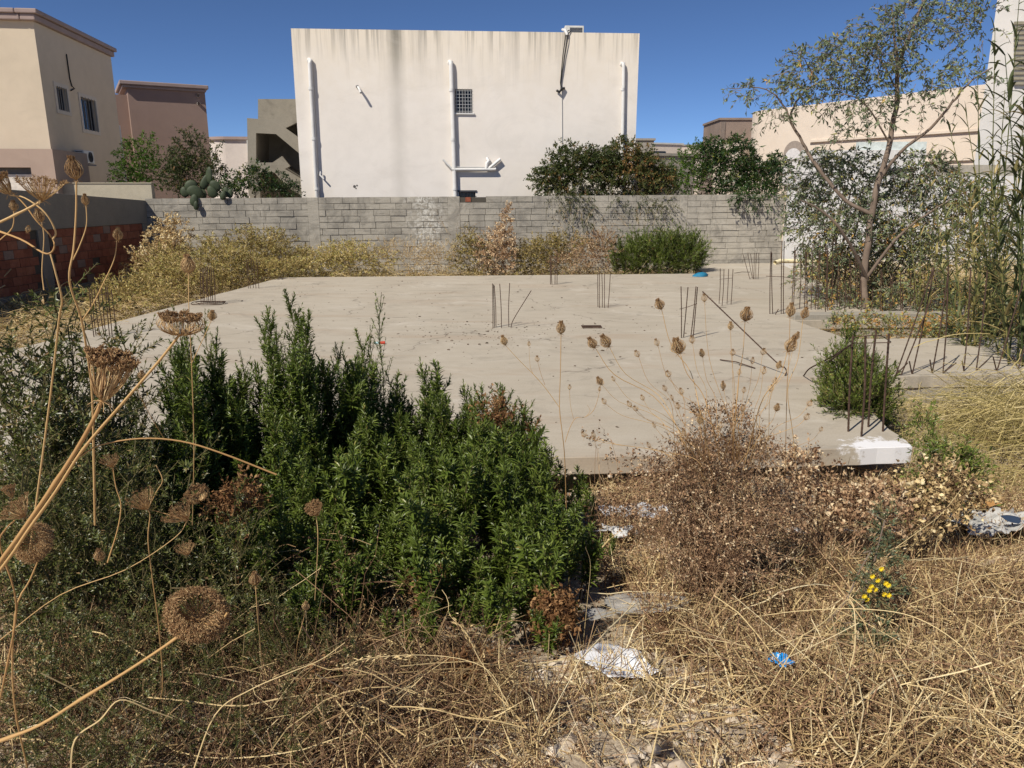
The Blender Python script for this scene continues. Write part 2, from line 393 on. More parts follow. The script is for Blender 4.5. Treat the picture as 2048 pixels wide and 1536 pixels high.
tag(rocks('aggregate', pts[kk], rng.uniform(.008, .02, kk.sum()), M['stone'], .9), 'rough grey aggregate bulging from the slab edge', 'aggregate', kind='stuff')
def scatter(n, x0, x1, y0, y1): 
    x = rng.uniform(x0, x1, n); y = rng.uniform(y0, y1, n); return x, y
x, y = scatter(3800, -1.2, 4.2, 1.6, 6.3)
s = rng.lognormal(math.log(.010), .55, len(x)).clip(.004, .05)
x2, y2 = scatter(1500, .05, 1.9, 1.7, 2.6); s2 = rng.lognormal(math.log(.012), .6, len(x2)).clip(.005, .05)
x = np.concatenate([x, x2]); y = np.concatenate([y, y2]); s = np.concatenate([s, s2])
tag(rocks('pebbles', np.stack([x, y, gz(x, y) + s * .2], -1), s, M['stone']), 'loose beige pebbles and clods on bare earth', 'pebbles', kind='stuff')
# crumbs on the slab
n = 900; x = rng.uniform(-6, 4.6, n); y = rng.uniform(7, 20, n)
cl = rng.random(n) < .35; x[cl] = rng.normal(-.3, 1.0, cl.sum()); y[cl] = rng.normal(12.5, .8, cl.sum())
kk = (y > 6.9 + .1 * x); s = rng.lognormal(math.log(.010), .5, n).clip(.004, .03)
kd = NT('dark_crumb'); M['crumb'] = kd.done(kd.ramp(kd.attr(), [(0, (.06,.045,.03)), (.6, (.14,.10,.07)), (1, (.35,.3,.24))]), .9, .1)
tag(rocks('crumbs', np.stack([x, y, s * .2], -1)[kk], s[kk], M['crumb'], .35), 'dark crumbs and leaf bits scattered over the slab', 'crumbs', kind='stuff')

# ================================================================== BACK WALL of concrete blocks
M['block'] = None
kb = NT('weathered_block')
t = kb.attr(); base = kb.ramp(t, [(0, (.31,.285,.235)), (.5, (.43,.395,.33)), (1, (.56,.515,.43))])
f1 = kb.noise(.35, 4, .6); f2 = kb.noise(5, 5, .7, vec=kb.mapping(kb.coord(), (.6, .6, 2.2))); f3 = kb.noise(60, 3, .7)
sx = kb.sep()
warm = kb.ramp(kb.math('ADD', kb.math('MULTIPLY', sx[0], .06), f1), [(.3, (.33,.305,.255)), (.95, (.60,.54,.45))])
base = kb.mix(.5, base, warm)
base = kb.mix(.5, base, kb.ramp(f2, [(.25, (.17,.155,.125)), (.45, (.40,.365,.305)), (.75, (.64,.59,.50))]))
base = kb.mix(.3, base, kb.ramp(f3, [(.3, (.16,.145,.12)), (.7, (.62,.57,.49))]))
bl = kb.ramp(kb.noise(1.6, 6, .75, dist=.9), [(.47, 0.0), (.62, .65)])
base = kb.mix(bl, base, (.20,.185,.16))
sl_ = kb.ramp(kb.noise(3.0, 6, .75, vec=kb.mapping(kb.coord(), (.5, .5, 4.5)), dist=.5), [(.55, 0.0), (.66, .55)])
base = kb.mix(sl_, base, (.16,.145,.125))
# dark vertical weather runs from the top
run = kb.ramp(kb.noise(1.0, 4, .6, vec=kb.mapping(kb.coord(), (1.2, 1.2, .12))), [(.48, 0.0), (.66, .6)])
base = kb.mix(run, base, kb.mix(.6, base, (.17,.16,.145)))
# remnant of whitewash
wx = kb.math('ABSOLUTE', kb.math('SUBTRACT', kb.math('ADD', sx[0], kb.math('MULTIPLY', kb.noise(2.5, 4), 1.2)), -2.1))
wmask = kb.math('MULTIPLY', kb.ramp(wx, [(.15, 1.0), (.7, 0.0)]), kb.ramp(kb.noise(9, 5, .8), [(.48, 0.0), (.56, .8)]))
base = kb.mix(wmask, base, (.68,.66,.60))
kb.bump(kb.mix(.5, f2, f3), .7, .012)
M['block'] = kb.done(base, .92, .15)
M['mortar'] = concrete('old_mortar', (.06,.05,.04), (.09,.08,.065), (.13,.115,.095))
WL = Vector((-11.18, 23.8, 0)); WR = Vector((8.96, 25.6, 0)); WU = (WR - WL).normalized(); WN = Vector((WU.y, -WU.x, 0)); WLEN = (WR - WL).length
wall = empty('block_wall', WL, 'long grey concrete block boundary wall behind the slab', 'wall')
wall.rotation_euler = (0, -math.atan(.13 / 20), math.atan2(WU.y, WU.x))
TOP = 2.09
piers = [(4.85, .34), (9.2, .38), (12.8, .3), (16.7, .26)]
mb = MB(); mb.box(0, WLEN, .02, .2, -.7, TOP - .03); mb.build('mortar_core', M['mortar'], wall)
for px0, w in piers:
    mb = MB(); mb.box(px0, px0 + w, -.003, .19, -.7, TOP - .004, tint=.45); mb.build('pier', M['block'], wall, bevel=.01)
cells = []; H = .192
for r in range(14):
    z1 = TOP - r * H; z0 = z1 - H
    x = -.25 * (r % 2)
    while x < WLEN:
        w = .5 * random.choice((1, 1, 1, 1, .96, .9, 1.04)); a, b = max(0, x), min(WLEN, x + w); x += w
        segs = [(a, b)]
        for p0, pw in piers:
            ns = []
            for (c0, c1) in segs:
                if c1 <= p0 or c0 >= p0 + pw: ns.append((c0, c1)); continue
                if c0 < p0: ns.append((c0, p0))
                if c1 > p0 + pw: ns.append((p0 + pw, c1))
            segs = ns
        cells += [(c0, c1, z0, z1, r) for c0, c1 in segs if c1 - c0 > .06]
hole = (8.97 + .62, TOP - H * 1)
def blockbox(mb, c):
    a, b, z0, z1, r = c; g = random.uniform(.002, .013); g2 = random.uniform(.002, .008)
    pr = random.uniform(-.014, .008); tl = random.uniform(-.006, .006)
    V = np.array([(a+g2, pr, z0+g),(b-g2, pr+tl, z0+g+random.uniform(-.004,.004)),(b-g2,.15,z0+g),(a+g2,.15,z0+g),(a+g2,pr,z1-g2),(b-g2,pr+tl,z1-g2),(b-g2,.15,z1-g2),(a+g2,.15,z1-g2)])
    mb.add(V, [(0,3,2,1),(4,5,6,7),(0,1,5,4),(1,2,6,5),(2,3,7,6),(3,0,4,7)], min(1, max(0, random.gauss(.5, .28))))
vis = cells[:300]; rest = cells[300:]
for c in vis:
    if abs((c[0] + c[1]) / 2 - 9.95) < .22 and c[4] == 0: continue     # the knocked-out hollow block
    mb = MB(); blockbox(mb, c); mb.build('block', M['block'], wall)
mb = MB()
for c in rest: blockbox(mb, c)
o = mb.build('lower_blocks', M['block'], wall); o['kind'] = 'stuff'
M['redbrick'] = simple('red_brick', (.30,.10,.06), .9, .1, .35, 6, .004)
mb = MB(); mb.box(9.76, 9.93, .0, .12, TOP - .17, TOP - .03); mb.build('brick', M['redbrick'], wall)

# ================================================================== LEFT side wall (in shade): red hollow bricks under a concrete band
LU = Vector((-.09, -1, 0)).normalized(); LN = Vector((.9959, -.0896, 0))
LO = WL + LU * 13
LM = Matrix(((-LU.x, -LN.x, 0, LO.x), (-LU.y, -LN.y, 0, LO.y), (0, 0, 1, 0), (0, 0, 0, 1)))
class LB(MB):      # distances are given from the far corner, as metres toward the camera
    def box(s, x0, x1, *a, **k): super().box(13 - x1, 13 - x0, *a, **k)
lw = empty('side_wall', LO, 'shaded side wall of red hollow bricks under a grey cement band', 'wall')
lw.rotation_euler = (0, 0, math.atan2(-LU.y, -LU.x))
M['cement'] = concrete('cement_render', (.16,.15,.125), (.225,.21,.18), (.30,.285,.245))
mb = LB(); mb.box(.0, 13, .03, .2, -.8, 1.95); mb.build('mortar_core', M['mortar'], lw)
mb = MB()
V = np.array([(0,-.01,1.36),(13,-.01,1.36),(13,.2,1.36),(0,.2,1.36),(0,-.01,2.70),(13,-.01,2.03),(13,.2,2.03),(0,.2,2.70)])
mb.add(V, [(0,3,2,1),(4,5,6,7),(0,1,5,4),(1,2,6,5),(2,3,7,6),(3,0,4,7)])
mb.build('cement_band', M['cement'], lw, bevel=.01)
for p, w in ((.02, .3), (4.55, .35), (8.6, .35)):
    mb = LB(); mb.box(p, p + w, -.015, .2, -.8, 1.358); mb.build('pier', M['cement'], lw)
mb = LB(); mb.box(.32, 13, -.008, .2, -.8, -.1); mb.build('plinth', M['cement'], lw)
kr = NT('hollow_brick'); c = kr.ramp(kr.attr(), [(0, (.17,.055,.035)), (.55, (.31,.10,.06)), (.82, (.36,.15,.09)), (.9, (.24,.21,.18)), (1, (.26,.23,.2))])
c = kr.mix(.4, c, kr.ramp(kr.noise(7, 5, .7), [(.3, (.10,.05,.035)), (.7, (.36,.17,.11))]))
gr = kr.n('ShaderNodeTexWave'); gr.bands_direction = 'Z'; gr.inputs['Scale'].default_value = 9; kr.l(kr.coord(), gr.inputs['Vector'])
kr.bump(gr.outputs['Fac'], .3, .01)
M['hollow'] = kr.done(c, .9, .12)
cnt = 0
for r in range(7):
    z0 = -.1 + r * .208; x = .32 - .16 * (r % 2)
    while x < 12.6:
        a, b = max(.33, x + .006), x + .316
        x += .322
        if any(a < p + w and b > p for p, w in ((4.55, .35), (8.6, .35))): continue
        pr = random.uniform(-.004, .01); tn = random.random() * .86 if random.random() < .9 else .95
        if random.random() < .03 and r in (2, 4): continue
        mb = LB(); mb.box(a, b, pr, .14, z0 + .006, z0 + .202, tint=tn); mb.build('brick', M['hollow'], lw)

# neighbour's pale wall end seen above the side wall
mb = MB(); mb.box(-19, -11.06, 24.05, 24.25, -.4, 2.53); mb.box(-19.05, -11.03, 24.02, 24.28, 2.53, 2.56)
o = mb.build('rendered_wall', concrete('beige_render', (.30,.265,.20), (.40,.36,.28), (.48,.43,.34)), bevel=.01)
tag(o, 'short beige rendered wall behind the brick side wall, below the cream house', 'wall')
# ================================================================== BUILDINGS
class Fac:
    """upright wall plane through p0,p1 (x,y); u runs along it, n faces the camera; local frame = (u, -n(depth), z)"""
    def __init__(s, p0, p1):
        s.p = Vector((*p0, 0)); s.u = (Vector((*p1, 0)) - s.p).normalized(); s.n = Vector((s.u.y, -s.u.x, 0)); s.len = (Vector((*p1, 0)) - s.p).length
        s.rz = math.atan2(s.u.y, s.u.x)
    def uz(s, px, py, d=0.0):
        r = ray(px, py); t = ((s.p + s.n * d) - CAM).dot(s.n) / r.dot(s.n); q = CAM + r * t
        return (q - s.p).dot(s.u), q.z
    def poly(s, mb, pts, d0, d1, px=True, tint=.5):
        """extruded outline given in pixels on the plane, from depth d0 (front, + is toward camera) back to d1"""
        P = [s.uz(x, y, d0) for x, y in pts] if px else pts
        area = sum(P[i][0] * P[(i+1) % len(P)][1] - P[(i+1) % len(P)][0] * P[i][1] for i in range(len(P)))
        if area < 0: P = P[::-1]
        n = len(P); b = mb.n
        V = [(u, -d0, z) for u, z in P] + [(u, -d1, z) for u, z in P]
        mb.add(V, [((i+1) % n, i, n + i, n + (i+1) % n) for i in range(n)], tint)
        mb.ng = getattr(mb, 'ng', []); mb.ng.append((list(range(b, b+n)), 0)); mb.ng.append((list(range(b+2*n-1, b+n-1, -1)), 0))
    def rect(s, x0, y0, x1, y1, d=0.0):
        a = s.uz(x0, y0, d); b = s.uz(x1, y1, d); return min(a[0], b[0]), max(a[0], b[0]), min(a[1], b[1]), max(a[1], b[1])
    def root(s, name, label, cat, group=None): 
        return empty(name, s.p, label, cat, group, s.rz)

def render_mat(name, a, b, rough=.85, streak=.0, top=7.5, tint2=None, grime=.15):
    k = NT(name)
    f1 = k.noise(.25, 4, .6, dist=.4); f2 = k.noise(2.2, 5, .6); f3 = k.noise(50, 3, .6)
    base = k.ramp(f1, [(.3, a), (.7, b)])
    base = k.mix(grime, base, k.ramp(f2, [(.3, tuple(x * .55 for x in a)), (.6, b)]))
    if streak:
        sx = k.sep(); dz = k.math('SUBTRACT', top, sx[2])
        if tint2: base = k.mix(k.ramp(k.math('ADD', k.math('MULTIPLY', dz, .3), k.math('MULTIPLY', f2, .5)), [(.25, .65), (.95, 0.0)]), base, tint2)
        st = k.noise(1.0, 5, .75, vec=k.mapping(k.coord(), (2.6, 2.6, .10)))
        fall = k.ramp(k.math('MULTIPLY', dz, .5), [(0, 1.0), (.25, .55), (1, 0.0)])
        s1 = k.math('MULTIPLY', k.ramp(st, [(.5, 0.0), (.68, 1.0)]), fall)
        st2 = k.noise(1.0, 3, .6, vec=k.mapping(k.coord(), (7, 7, .2)))
        fall2 = k.ramp(k.math('MULTIPLY', dz, .9), [(0, 1.0), (.5, .5), (1, 0.0)])
        s2 = k.math('MULTIPLY', k.ramp(st2, [(.52, 0.0), (.62, .8)]), fall2)
        base = k.mix(k.math('MULTIPLY', k.math('ADD', s1, s2, clamp=True), streak), base, (.20,.185,.16))
        # the one long run down the facade where the parapet leaks
        dx = k.math('ABSOLUTE', k.math('SUBTRACT', sx[0], -3.88 if top > 7 else 99)); w = k.ramp(k.math('ADD', dx, k.math('MULTIPLY', f2, .12)), [(.1, 1.0), (.42, 0.0)])
        f = k.math('MULTIPLY', w, k.ramp(k.math('MULTIPLY', dz, .13), [(0, .9), (.25, .30), (1, .04)]))
        base = k.mix(f, base, (.26,.24,.20))
    pt = k.ramp(k.noise(.55, 6, .7, vec=k.mapping(k.coord(), (1, 1, 1.4), (3, 1, 5)), dist=1.0), [(.52, 0.0), (.64, .22)])
    base = k.mix(pt, base, tuple(x * .80 for x in a))
    k.bump(k.mix(.5, k.noise(.9, 5, .6), k.mix(.5, f2, f3)), .35, .03)
    return k.done(base, rough, .2)
M['white_paint'] = render_mat('white_render', (.76,.70,.63), (.83,.775,.715), streak=.6, top=7.55, tint2=(.80,.70,.55), grime=.1)
M['pvc'] = simple('grey_white_pipe', (.66,.65,.63), .45, .4, .08, 3)
M['dark_glass'] = simple('dark_glass', (.012,.014,.018), .12, .5, .2, 2)
M['iron'] = simple('black_iron', (.03,.03,.03), .6, .4, .2, 20)
M['cable'] = simple('black_cable', (.015,.015,.015), .6, .3, .1)
M['lightcable'] = simple('grey_cable', (.45,.45,.44), .6, .3, .1)
M['metal'] = simple('grey_metal', (.45,.45,.44), .5, .5, .1, 10)
M['dark_metal'] = simple('dark_metal', (.05,.05,.055), .5, .5, .1, 10)
M['ac_white'] = simple('enamel_casing', (.62,.61,.57), .45, .4, .08, 4)

# ---------- big white two-storey house
FW = Fac((-7.26, 27.0), (4.32, 27.8)); TOPW = 7.5
h = FW.root('white_house', 'large plain white two-storey house side with rain stains behind the block wall', 'house')
mb = MB()
wx0, wx1, wz0, wz1 = FW.rect(910, 178, 945, 226)
lx0, lx1, lz0, lz1 = FW.rect(918, 384, 951, 400); lz0 = .9
def wallwithholes(mb, U, z0, z1, holes, depth):
    """front sheet cut into a grid round the openings, reveals included, plus the rest of the box"""
    us = sorted({0, U, *[a for h in holes for a in h[:2]]}); zs = sorted({z0, z1, *[a for h in holes for a in h[2:]]})
    for i in range(len(us) - 1):
        for j in range(len(zs) - 1):
            cu, cz = (us[i] + us[i+1]) / 2, (zs[j] + zs[j+1]) / 2
            if any(h[0] < cu < h[1] and h[2] < cz < h[3] for h in holes): continue
            mb.add([(us[i], 0, zs[j]), (us[i+1], 0, zs[j]), (us[i+1], 0, zs[j+1]), (us[i], 0, zs[j+1])], [(0,1,2,3)])
    for a, b, c, d in holes:
        e = .25
        mb.add([(a,0,c),(b,0,c),(b,0,d),(a,0,d),(a,e,c),(b,e,c),(b,e,d),(a,e,d)], [(0,4,5,1),(1,5,6,2),(2,6,7,3),(3,7,4,0),(4,7,6,5)])
    mb.add([(0,0,z0),(U,0,z0),(U,depth,z0),(0,depth,z0),(0,0,z1),(U,0,z1),(U,depth,z1),(0,depth,z1)], [(1,2,6,5),(2,3,7,6),(3,0,4,7)])
    # roof set down behind a parapet
    t = .2; zr = z1 - .5
    mb.add([(0,0,z1),(U,0,z1),(U,depth,z1),(0,depth,z1),(t,t,z1),(U-t,t,z1),(U-t,depth-t,z1),(t,depth-t,z1),(t,t,zr),(U-t,t,zr),(U-t,depth-t,zr),(t,depth-t,zr)],
           [(0,1,5,4),(1,2,6,5),(2,3,7,6),(3,0,4,7),(4,5,9,8),(5,6,10,9),(6,7,11,10),(7,4,8,11),(8,9,10,11)])
wallwithholes(mb, FW.len, -.5, TOPW, [(wx0, wx1, wz0, wz1), (lx0, lx1, lz0, lz1)], 10)
mb.build('wall', M['white_paint'], h)
def window(fac, root, r, glass=M['dark_glass'], bars=(6, 7), frame=M['dark_metal'], sill=M['pvc'], surround=None, depth=.12, barmat=M['iron'], bard=-.02):
    a, b, c, d = r
    mb = MB(); f = .04
    mb.box(a, a+f, depth, depth+.05, c, d); mb.box(b-f, b, depth, depth+.05, c, d); mb.box(a+f, b-f, depth, depth+.05, c, c+f); mb.box(a+f, b-f, depth, depth+.05, d-f, d)
    m = (a+b)/2; mb.box(m-.02, m+.02, depth-.002, depth+.048, c+f, d-f)
    w = mb.build('window', frame, root)
    mb = MB(); mb.box(a+f, b-f, depth+.03, depth+.045, c+f, d-f); mb.build('pane', glass, w)
    if bars:
        for i in range(bars[0]):
            x = a + (b-a) * (i + .5) / bars[0]; mb = MB(); mb.box(x-.007, x+.007, bard-.007, bard+.007, c-.02, d+.02); mb.build('bar', barmat, w)
        for i in range(bars[1]):
            z = c + (d-c) * (i + .5) / bars[1]; mb = MB(); mb.box(a-.03, b+.03, bard+.008, bard+.02, z-.006, z+.006); mb.build('bar', barmat, w)
    if sill: mb = MB(); mb.box(a-.06, b+.06, -.06, .10, c-.05, c-.002); mb.build('sill', sill, w)
    return w
window(FW, h, (wx0, wx1, wz0, wz1), barmat=M['metal'])
window(FW, h, (lx0, lx1, lz0, lz1), bars=(5, 5), sill=None)
mb = MB(); mb.box(lx0-.05, lx1+.05, -.03, .05, lz1, lz1+.06); mb.build('lintel', M['dark_metal'], h)
def pipe(fac, root, pts, r, mat, name='downpipe', d=.08, sides=10):
    P = [(fac.uz(x, y, d)[0], -d if len(q) < 3 else -q[2], fac.uz(x, y, d)[1]) for q in pts for x, y in [q[:2]]]
    # smooth-ish resample
    P = np.array(P); mb = MB(); mb.tubes(P, r, sides)
    return mb.build(name, mat, root, smooth=True)
def downpipe(x0, y0, x1, y1, r=.075):
    p = pipe(FW, h, [(x0-2, y0+2, -.02), (x0-1, y0-1, .03), (x0+1, y0, .07), (x0+1, y0+8, .09), (x1, y1, .09)], r, M['pvc'])
    n = 3
    for i in range(n):
        f = (i + .6) / n; mb = MB(); a = FW.uz(x0 + (x1-x0) * f, y0 + (y1-y0) * f, .09)
        mb.tubes(np.array([(a[0], -.09, a[1]), (a[0], -.09, a[1] + .09)]), r * 1.22, 10); mb.build('pipe_collar', M['pvc'], p, smooth=True)
downpipe(619, 120, 636, 420); downpipe(901, 124, 911, 420); downpipe(1246, 127, 1243, 400, .06)
pipe(FW, h, [(905, 339), (988, 339), (992, 338)], .05, M['pvc'], 'waste_pipe', .12)
pipe(FW, h, [(886, 319), (909, 343)], .035, M['pvc'], 'waste_pipe', .10)
pipe(FW, h, [(978, 337), (1001, 318)], .055, M['pvc'], 'waste_pipe', .10)
pipe(FW, h, [(973, 337, .1), (974, 326, .1), (978, 322, .08), (974, 316, 0)], .06, M['pvc'], 'waste_pipe', .10)
pipe(FW, h, [(905, 334, .1), (985, 335, .06)], .02, M['metal'], 'waste_pipe', .16)
pipe(FW, h, [(641, 343, .1), (640, 350, .12), (648, 358, .16)], .03, M['pvc'], 'overflow_pipe', .14)
a = FW.uz(717, 175); mb = MB(); mb.tubes(np.array([(a[0]-.02, 0, a[1]), (a[0], -.1, a[1]), (a[0]+.05, -.2, a[1]-.08), (a[0]+.10, -.28, a[1]-.2)]), [.05, .035, .04, .04], 8)
mb.build('flood_light', M['pvc'], h)
mb = MB(); mb.tubes(np.array([(a[0]-.07, -.03, a[1]+.02), (a[0]+.0, -.04, a[1]+.03)]), .045, 8); mb.build('light_bracket', M['dark_metal'], h)
for x, y, s in ((709, 373, .05), (714, 371, .03), (712, 377, .025)):
    a = FW.uz(x, y); mb = MB(); mb.tubes(np.array([(a[0], -.004, a[1]), (a[0], .01, a[1])]), [s, s], 7); mb.tubes(np.array([(a[0], -.004, a[1]), (a[0], -.0045, a[1])]), [s, .001], 7)
    mb.build('chip', simple('chip_%d' % x, (.1,.09,.08)), h)
c0 = [(1139, 60, .02), (1132, 64, .05), (1130, 80, .06), (1126, 110, .05), (1123, 140, .06), (1121, 165, .04), (1122, 180, .05)]
pipe(FW, h, c0, .017, M['cable'], 'cable', .05, 5)
pipe(FW, h, [(x + 3 + 2 * math.sin(i), y + 2, d) for i, (x, y, d) in enumerate(c0)], .013, M['cable'], 'cable', .05, 5)
pipe(FW, h, [(1114, 181, .05), (1119, 184, .12), (1123, 178, .1), (1129, 176, .05)], .045, M['cable'], 'cable_clamp', .08, 6)
pipe(FW, h, [(1124, 184), (1125, 340)], .012, M['lightcable'], 'cable', .02, 4)
pipe(FW, h, [(1128, 55, -.3), (1131, 60, .04), (1134, 70, .05)], .05, M['pvc'], 'conduit', .05, 6)
# air conditioner on the roof
a = FW.uz(1130, 68, -.4); b = FW.uz(1168, 54, -.4)
ac = FW.root('air_conditioner', 'grey boxed air conditioner on the roof edge of the white house', 'air conditioner')
ac.location = FW.p + FW.u * a[0] - FW.n * .4 + Vector((0, 0, TOPW - .5))
w = b[0] - a[0]; hh = b[1] + .04 - (TOPW - .5)
mb = MB(); mb.box(0, w, 0, .35, .0, hh); mb.build('casing', M['ac_white'], ac, bevel=.015)
for i in range(5):
    mb = MB(); mb.box(.16, w-.06, -.012, -.002, hh - .09 - i * .045, hh - .065 - i * .045); mb.build('grille_bar', M['dark_metal'], ac)

# ---------- cream house at the left
M['cream'] = render_mat('cream_render', (.62,.52,.39), (.66,.56,.43), grime=.1)
M['pinkish'] = render_mat('pink_brown_render', (.42,.31,.25), (.45,.34,.275), grime=.1)
M['cornice'] = simple('brown_pink_trim', (.34,.26,.235), .8, .2, .1, 2)
C1 = Vector((-14.5, 24.95, 0)); C2 = Vector((-15.3, 31.1, 0)); sd = (C2 - C1).normalized(); fd = Vector((-sd.y, sd.x, 0))   # fd points left along the front
HT = 7.5
ch = empty('cream_house', C1, 'cream two-storey house with brown roof trim and two barred windows, cropped', 'house', rz=math.atan2(sd.y, sd.x))
# local x = along the shaded side going back, local y = toward the left (front runs along y)
mb = MB()
FC = Fac((C1.x, C1.y), (C2.x, C2.y))          # the shaded side: u along x, camera side is +n = local -y
w1 = FC.rect(110, 172, 138, 224); w2 = FC.rect(159, 193, 197, 264)
wallwithholes(mb, FC.len, -.5, HT, [w1, w2], 14)
mb.build('wall', M['cream'], ch)
fr = simple('window_frame', (.2,.19,.17)); grey_bar = simple('grille_grey', (.28,.28,.28), .5, .4)
for w in (w1, w2):
    win = window(FC, ch, w, bars=(5, 0), sill=None, barmat=grey_bar, bard=-.04)
    a, b, c, d = w; s = .13
    mb = MB(); mb.box(a-s, a, -.03, .001, c-s, d+s); mb.box(b, b+s, -.03, .001, c-s, d+s); mb.box(a, b, -.03, .001, d, d+s); mb.box(a, b, -.03, .001, c-s, c)
    mb.build('surround', render_mat('surround_render', (.60,.54,.46), (.64,.58,.50)), win)
# cornice round the roof, with its mitred front corner
mb = MB(); z0, z1 = HT - .02, HT + .12
mb.box(-.22, FC.len + .1, -.22, .4, z0, z1); mb.box(-.16, FC.len + .05, -.13, .3, z0 - .18, z0 - .001); mb.box(-.22, .4, .41, 14, z0, z1); mb.box(-.16, .3, .31, 14, z0 - .18, z0 - .001)
mb.build('cornice', M['cornice'], ch, bevel=.03)
# pinkish ground-floor volume with a garage opening
g0, gt = -13.72, 3.5
q = [ch.matrix_world.inverted() if False else None]
inv = (Matrix.Translation(C1) @ Matrix.Rotation(math.atan2(sd.y, sd.x), 4, 'Z')).inverted()
def loc(px, py, Y): return inv @ atY(px, py, Y)
A = loc(104, 298, 23.7); Bk = loc(64, 335, 23.7)
X0 = A.x; Y0 = A.y; ztop = A.z; ya = Bk.y; zl = Bk.z
mb = MB()
mb.box(X0, X0 + 1.05, Y0, ya, -.5, ztop)                 # pier at the right of the garage opening
mb.box(X0, X0 + 1.05, ya + .001, 14, zl, ztop - .001)     # lintel band
mb.box(X0 + 1.06, 1.2, Y0 + .001, -.01, -.5, ztop - .002) if Y0 < -.02 and X0 + 1.06 < 1.2 else None
mb.build('ground_floor', M['pinkish'], ch)
mb = MB(); zz = loc(40, 349, 23.9).z
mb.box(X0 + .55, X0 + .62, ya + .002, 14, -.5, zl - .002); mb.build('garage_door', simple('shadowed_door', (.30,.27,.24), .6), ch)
mb = MB(); mb.box(X0 + .18, X0 + .54, ya + .003, 14, -.5, zz); mb.build('balcony_panel', simple('cream_panel', (.66,.60,.53), .7), ch)
P = [FC.uz(131, 108), FC.uz(134, 130), FC.uz(138, 158), FC.uz(142, 172), FC.uz(147, 177), FC.uz(140, 181)]
mb = MB(); mb.tubes(np.array([(u, -.03, z) for u, z in P]), .02, 5); mb.build('cable', M['cable'], ch)
# recessed strip with downpipe behind the corner
FR = Fac((-15.3, 31.1), (-16.6, 36.0)); 
mb = MB(); mb.box(FC.len + .0, FC.len + 2.6, .9, 3, -.5, 6.35); mb.build('rear_wing', M['cream'], ch)
mb = MB(); mb.tubes(np.array([(FC.len + 2.3, .8, -.3), (FC.len + 2.3, .8, 5.0)]), .07, 8); mb.build('downpipe', M['pvc'], ch)
ac2 = empty('air_conditioner', (0, 0, 0), 'white air conditioner with round fan on the shaded side of the cream house', 'air conditioner', rz=FC.rz)
a = FC.rect(167, 300, 190, 328, .35); ac2.location = FC.p + FC.u * a[0] + FC.n * .35 + Vector((0, 0, a[2]))
w, hh = a[1] - a[0], a[3] - a[2]
mb = MB(); mb.box(0, w, 0, .30, 0, hh); mb.build('casing', M['ac_white'], ac2, bevel=.02)
mb = MB(); th = np.linspace(0, 2 * math.pi, 25); cx, cz, rr = w * .62, hh * .5, min(w, hh) * .40
for f in (1, .72, .44, .2): mb.tubes(np.stack([cx + rr * f * np.cos(th), np.full(25, -.012), cz + rr * f * np.sin(th)], -1), .012, 4)
mb.build('fan_guard', M['dark_metal'], ac2)
mb = MB(); V = [(cx, -.003, cz)] + [(cx + rr * math.cos(t), -.003, cz + rr * math.sin(t)) for t in th[:-1]]
mb.add(V, [(0, 1 + i, 1 + (i+1) % 24) for i in range(24)]); mb.build('fan_opening', M['dark_metal'], ac2)
mb = MB()
for i in range(7): mb.box(-.012, -.002, .04, .26, .06 + i * hh * .12, .08 + i * hh * .12)
mb.build('side_louver', M['dark_metal'], ac2)
mb = MB(); mb.box(-.05, w + .25, .05, .35, -.06, -.015); mb.build('bracket', M['dark_metal'], ac2)

# ---------- pink-brown building
D1 = (-17.2, 36.1); D2 = (-14.35, 37.7)
FP = Fac(D1, D2); ph = FP.root('pink_house', 'pink-brown flat-roofed house between the cream house and the outdoor staircase', 'house')
M['mauve'] = render_mat('mauve_render', (.30,.21,.175), (.33,.235,.195), grime=.08)
mb = MB(); mb.box(0, FP.len, 0, 3.5, -.5, 6.95); mb.build('wall', M['mauve'], ph)
mb = MB(); mb.box(-.3, FP.len + .15, -.22, 3.6, 6.96, 7.13); mb.box(-.2, FP.len + .05, -.12, 3.5, 6.84, 6.958); mb.build('cornice', M['cornice'], ph, bevel=.03)
a = FP.uz(396, 198)
for dz in (.15, -.2):
    mb = MB(); mb.tubes(np.array([(a[0], 0, a[1]+dz), (a[0], -.12, a[1]+dz)]), .07, 8); mb.build('wall_lamp', M['ac_white'], ph, smooth=False)
# wing at its left, with lighter return strip
mb = MB(); mb.box(-2.4, -.003, .6, 3.6, -.5, 6.6); mb.build('side_wing', M['mauve'], ph)

# ---------- far low white house with rounded corner
Yf = 46.0; a = atY(400, 275, Yf); b = atY(505, 275, Yf)
mb = MB(); N = 10; r = 1.0
pts = [(a.x - 1.2, Yf + .8)] + [(a.x + .2 + 1.2 * i / N, Yf + .5 - .5 * math.sin(i / N * math.pi / 2)) for i in range(N + 1)] + [(b.x + 1.5, Yf + .3), (b.x + 1.5, Yf + 8), (a.x - 1.2, Yf + 8)]
wh = empty('distant_house', (0, 0, 0), 'distant low pale house with rounded corner beside the outdoor staircase', 'house')
mb.prism(pts, -.5, 5.3); mb.build('wall', render_mat('pale_render', (.62,.55,.50), (.68,.61,.56)), wh, smooth=False)
mb = MB(); mb.prism([(x, y - .15) for x, y in pts], 5.301, 5.46); mb.build('cornice', M['cornice'], wh)
x = atY(497, 300, Yf - .1).x; mb = MB(); mb.box(x, x + .25, Yf - .3, Yf + .2, -.5, 5.25); mb.build('corner_strip', M['ac_white'], wh)

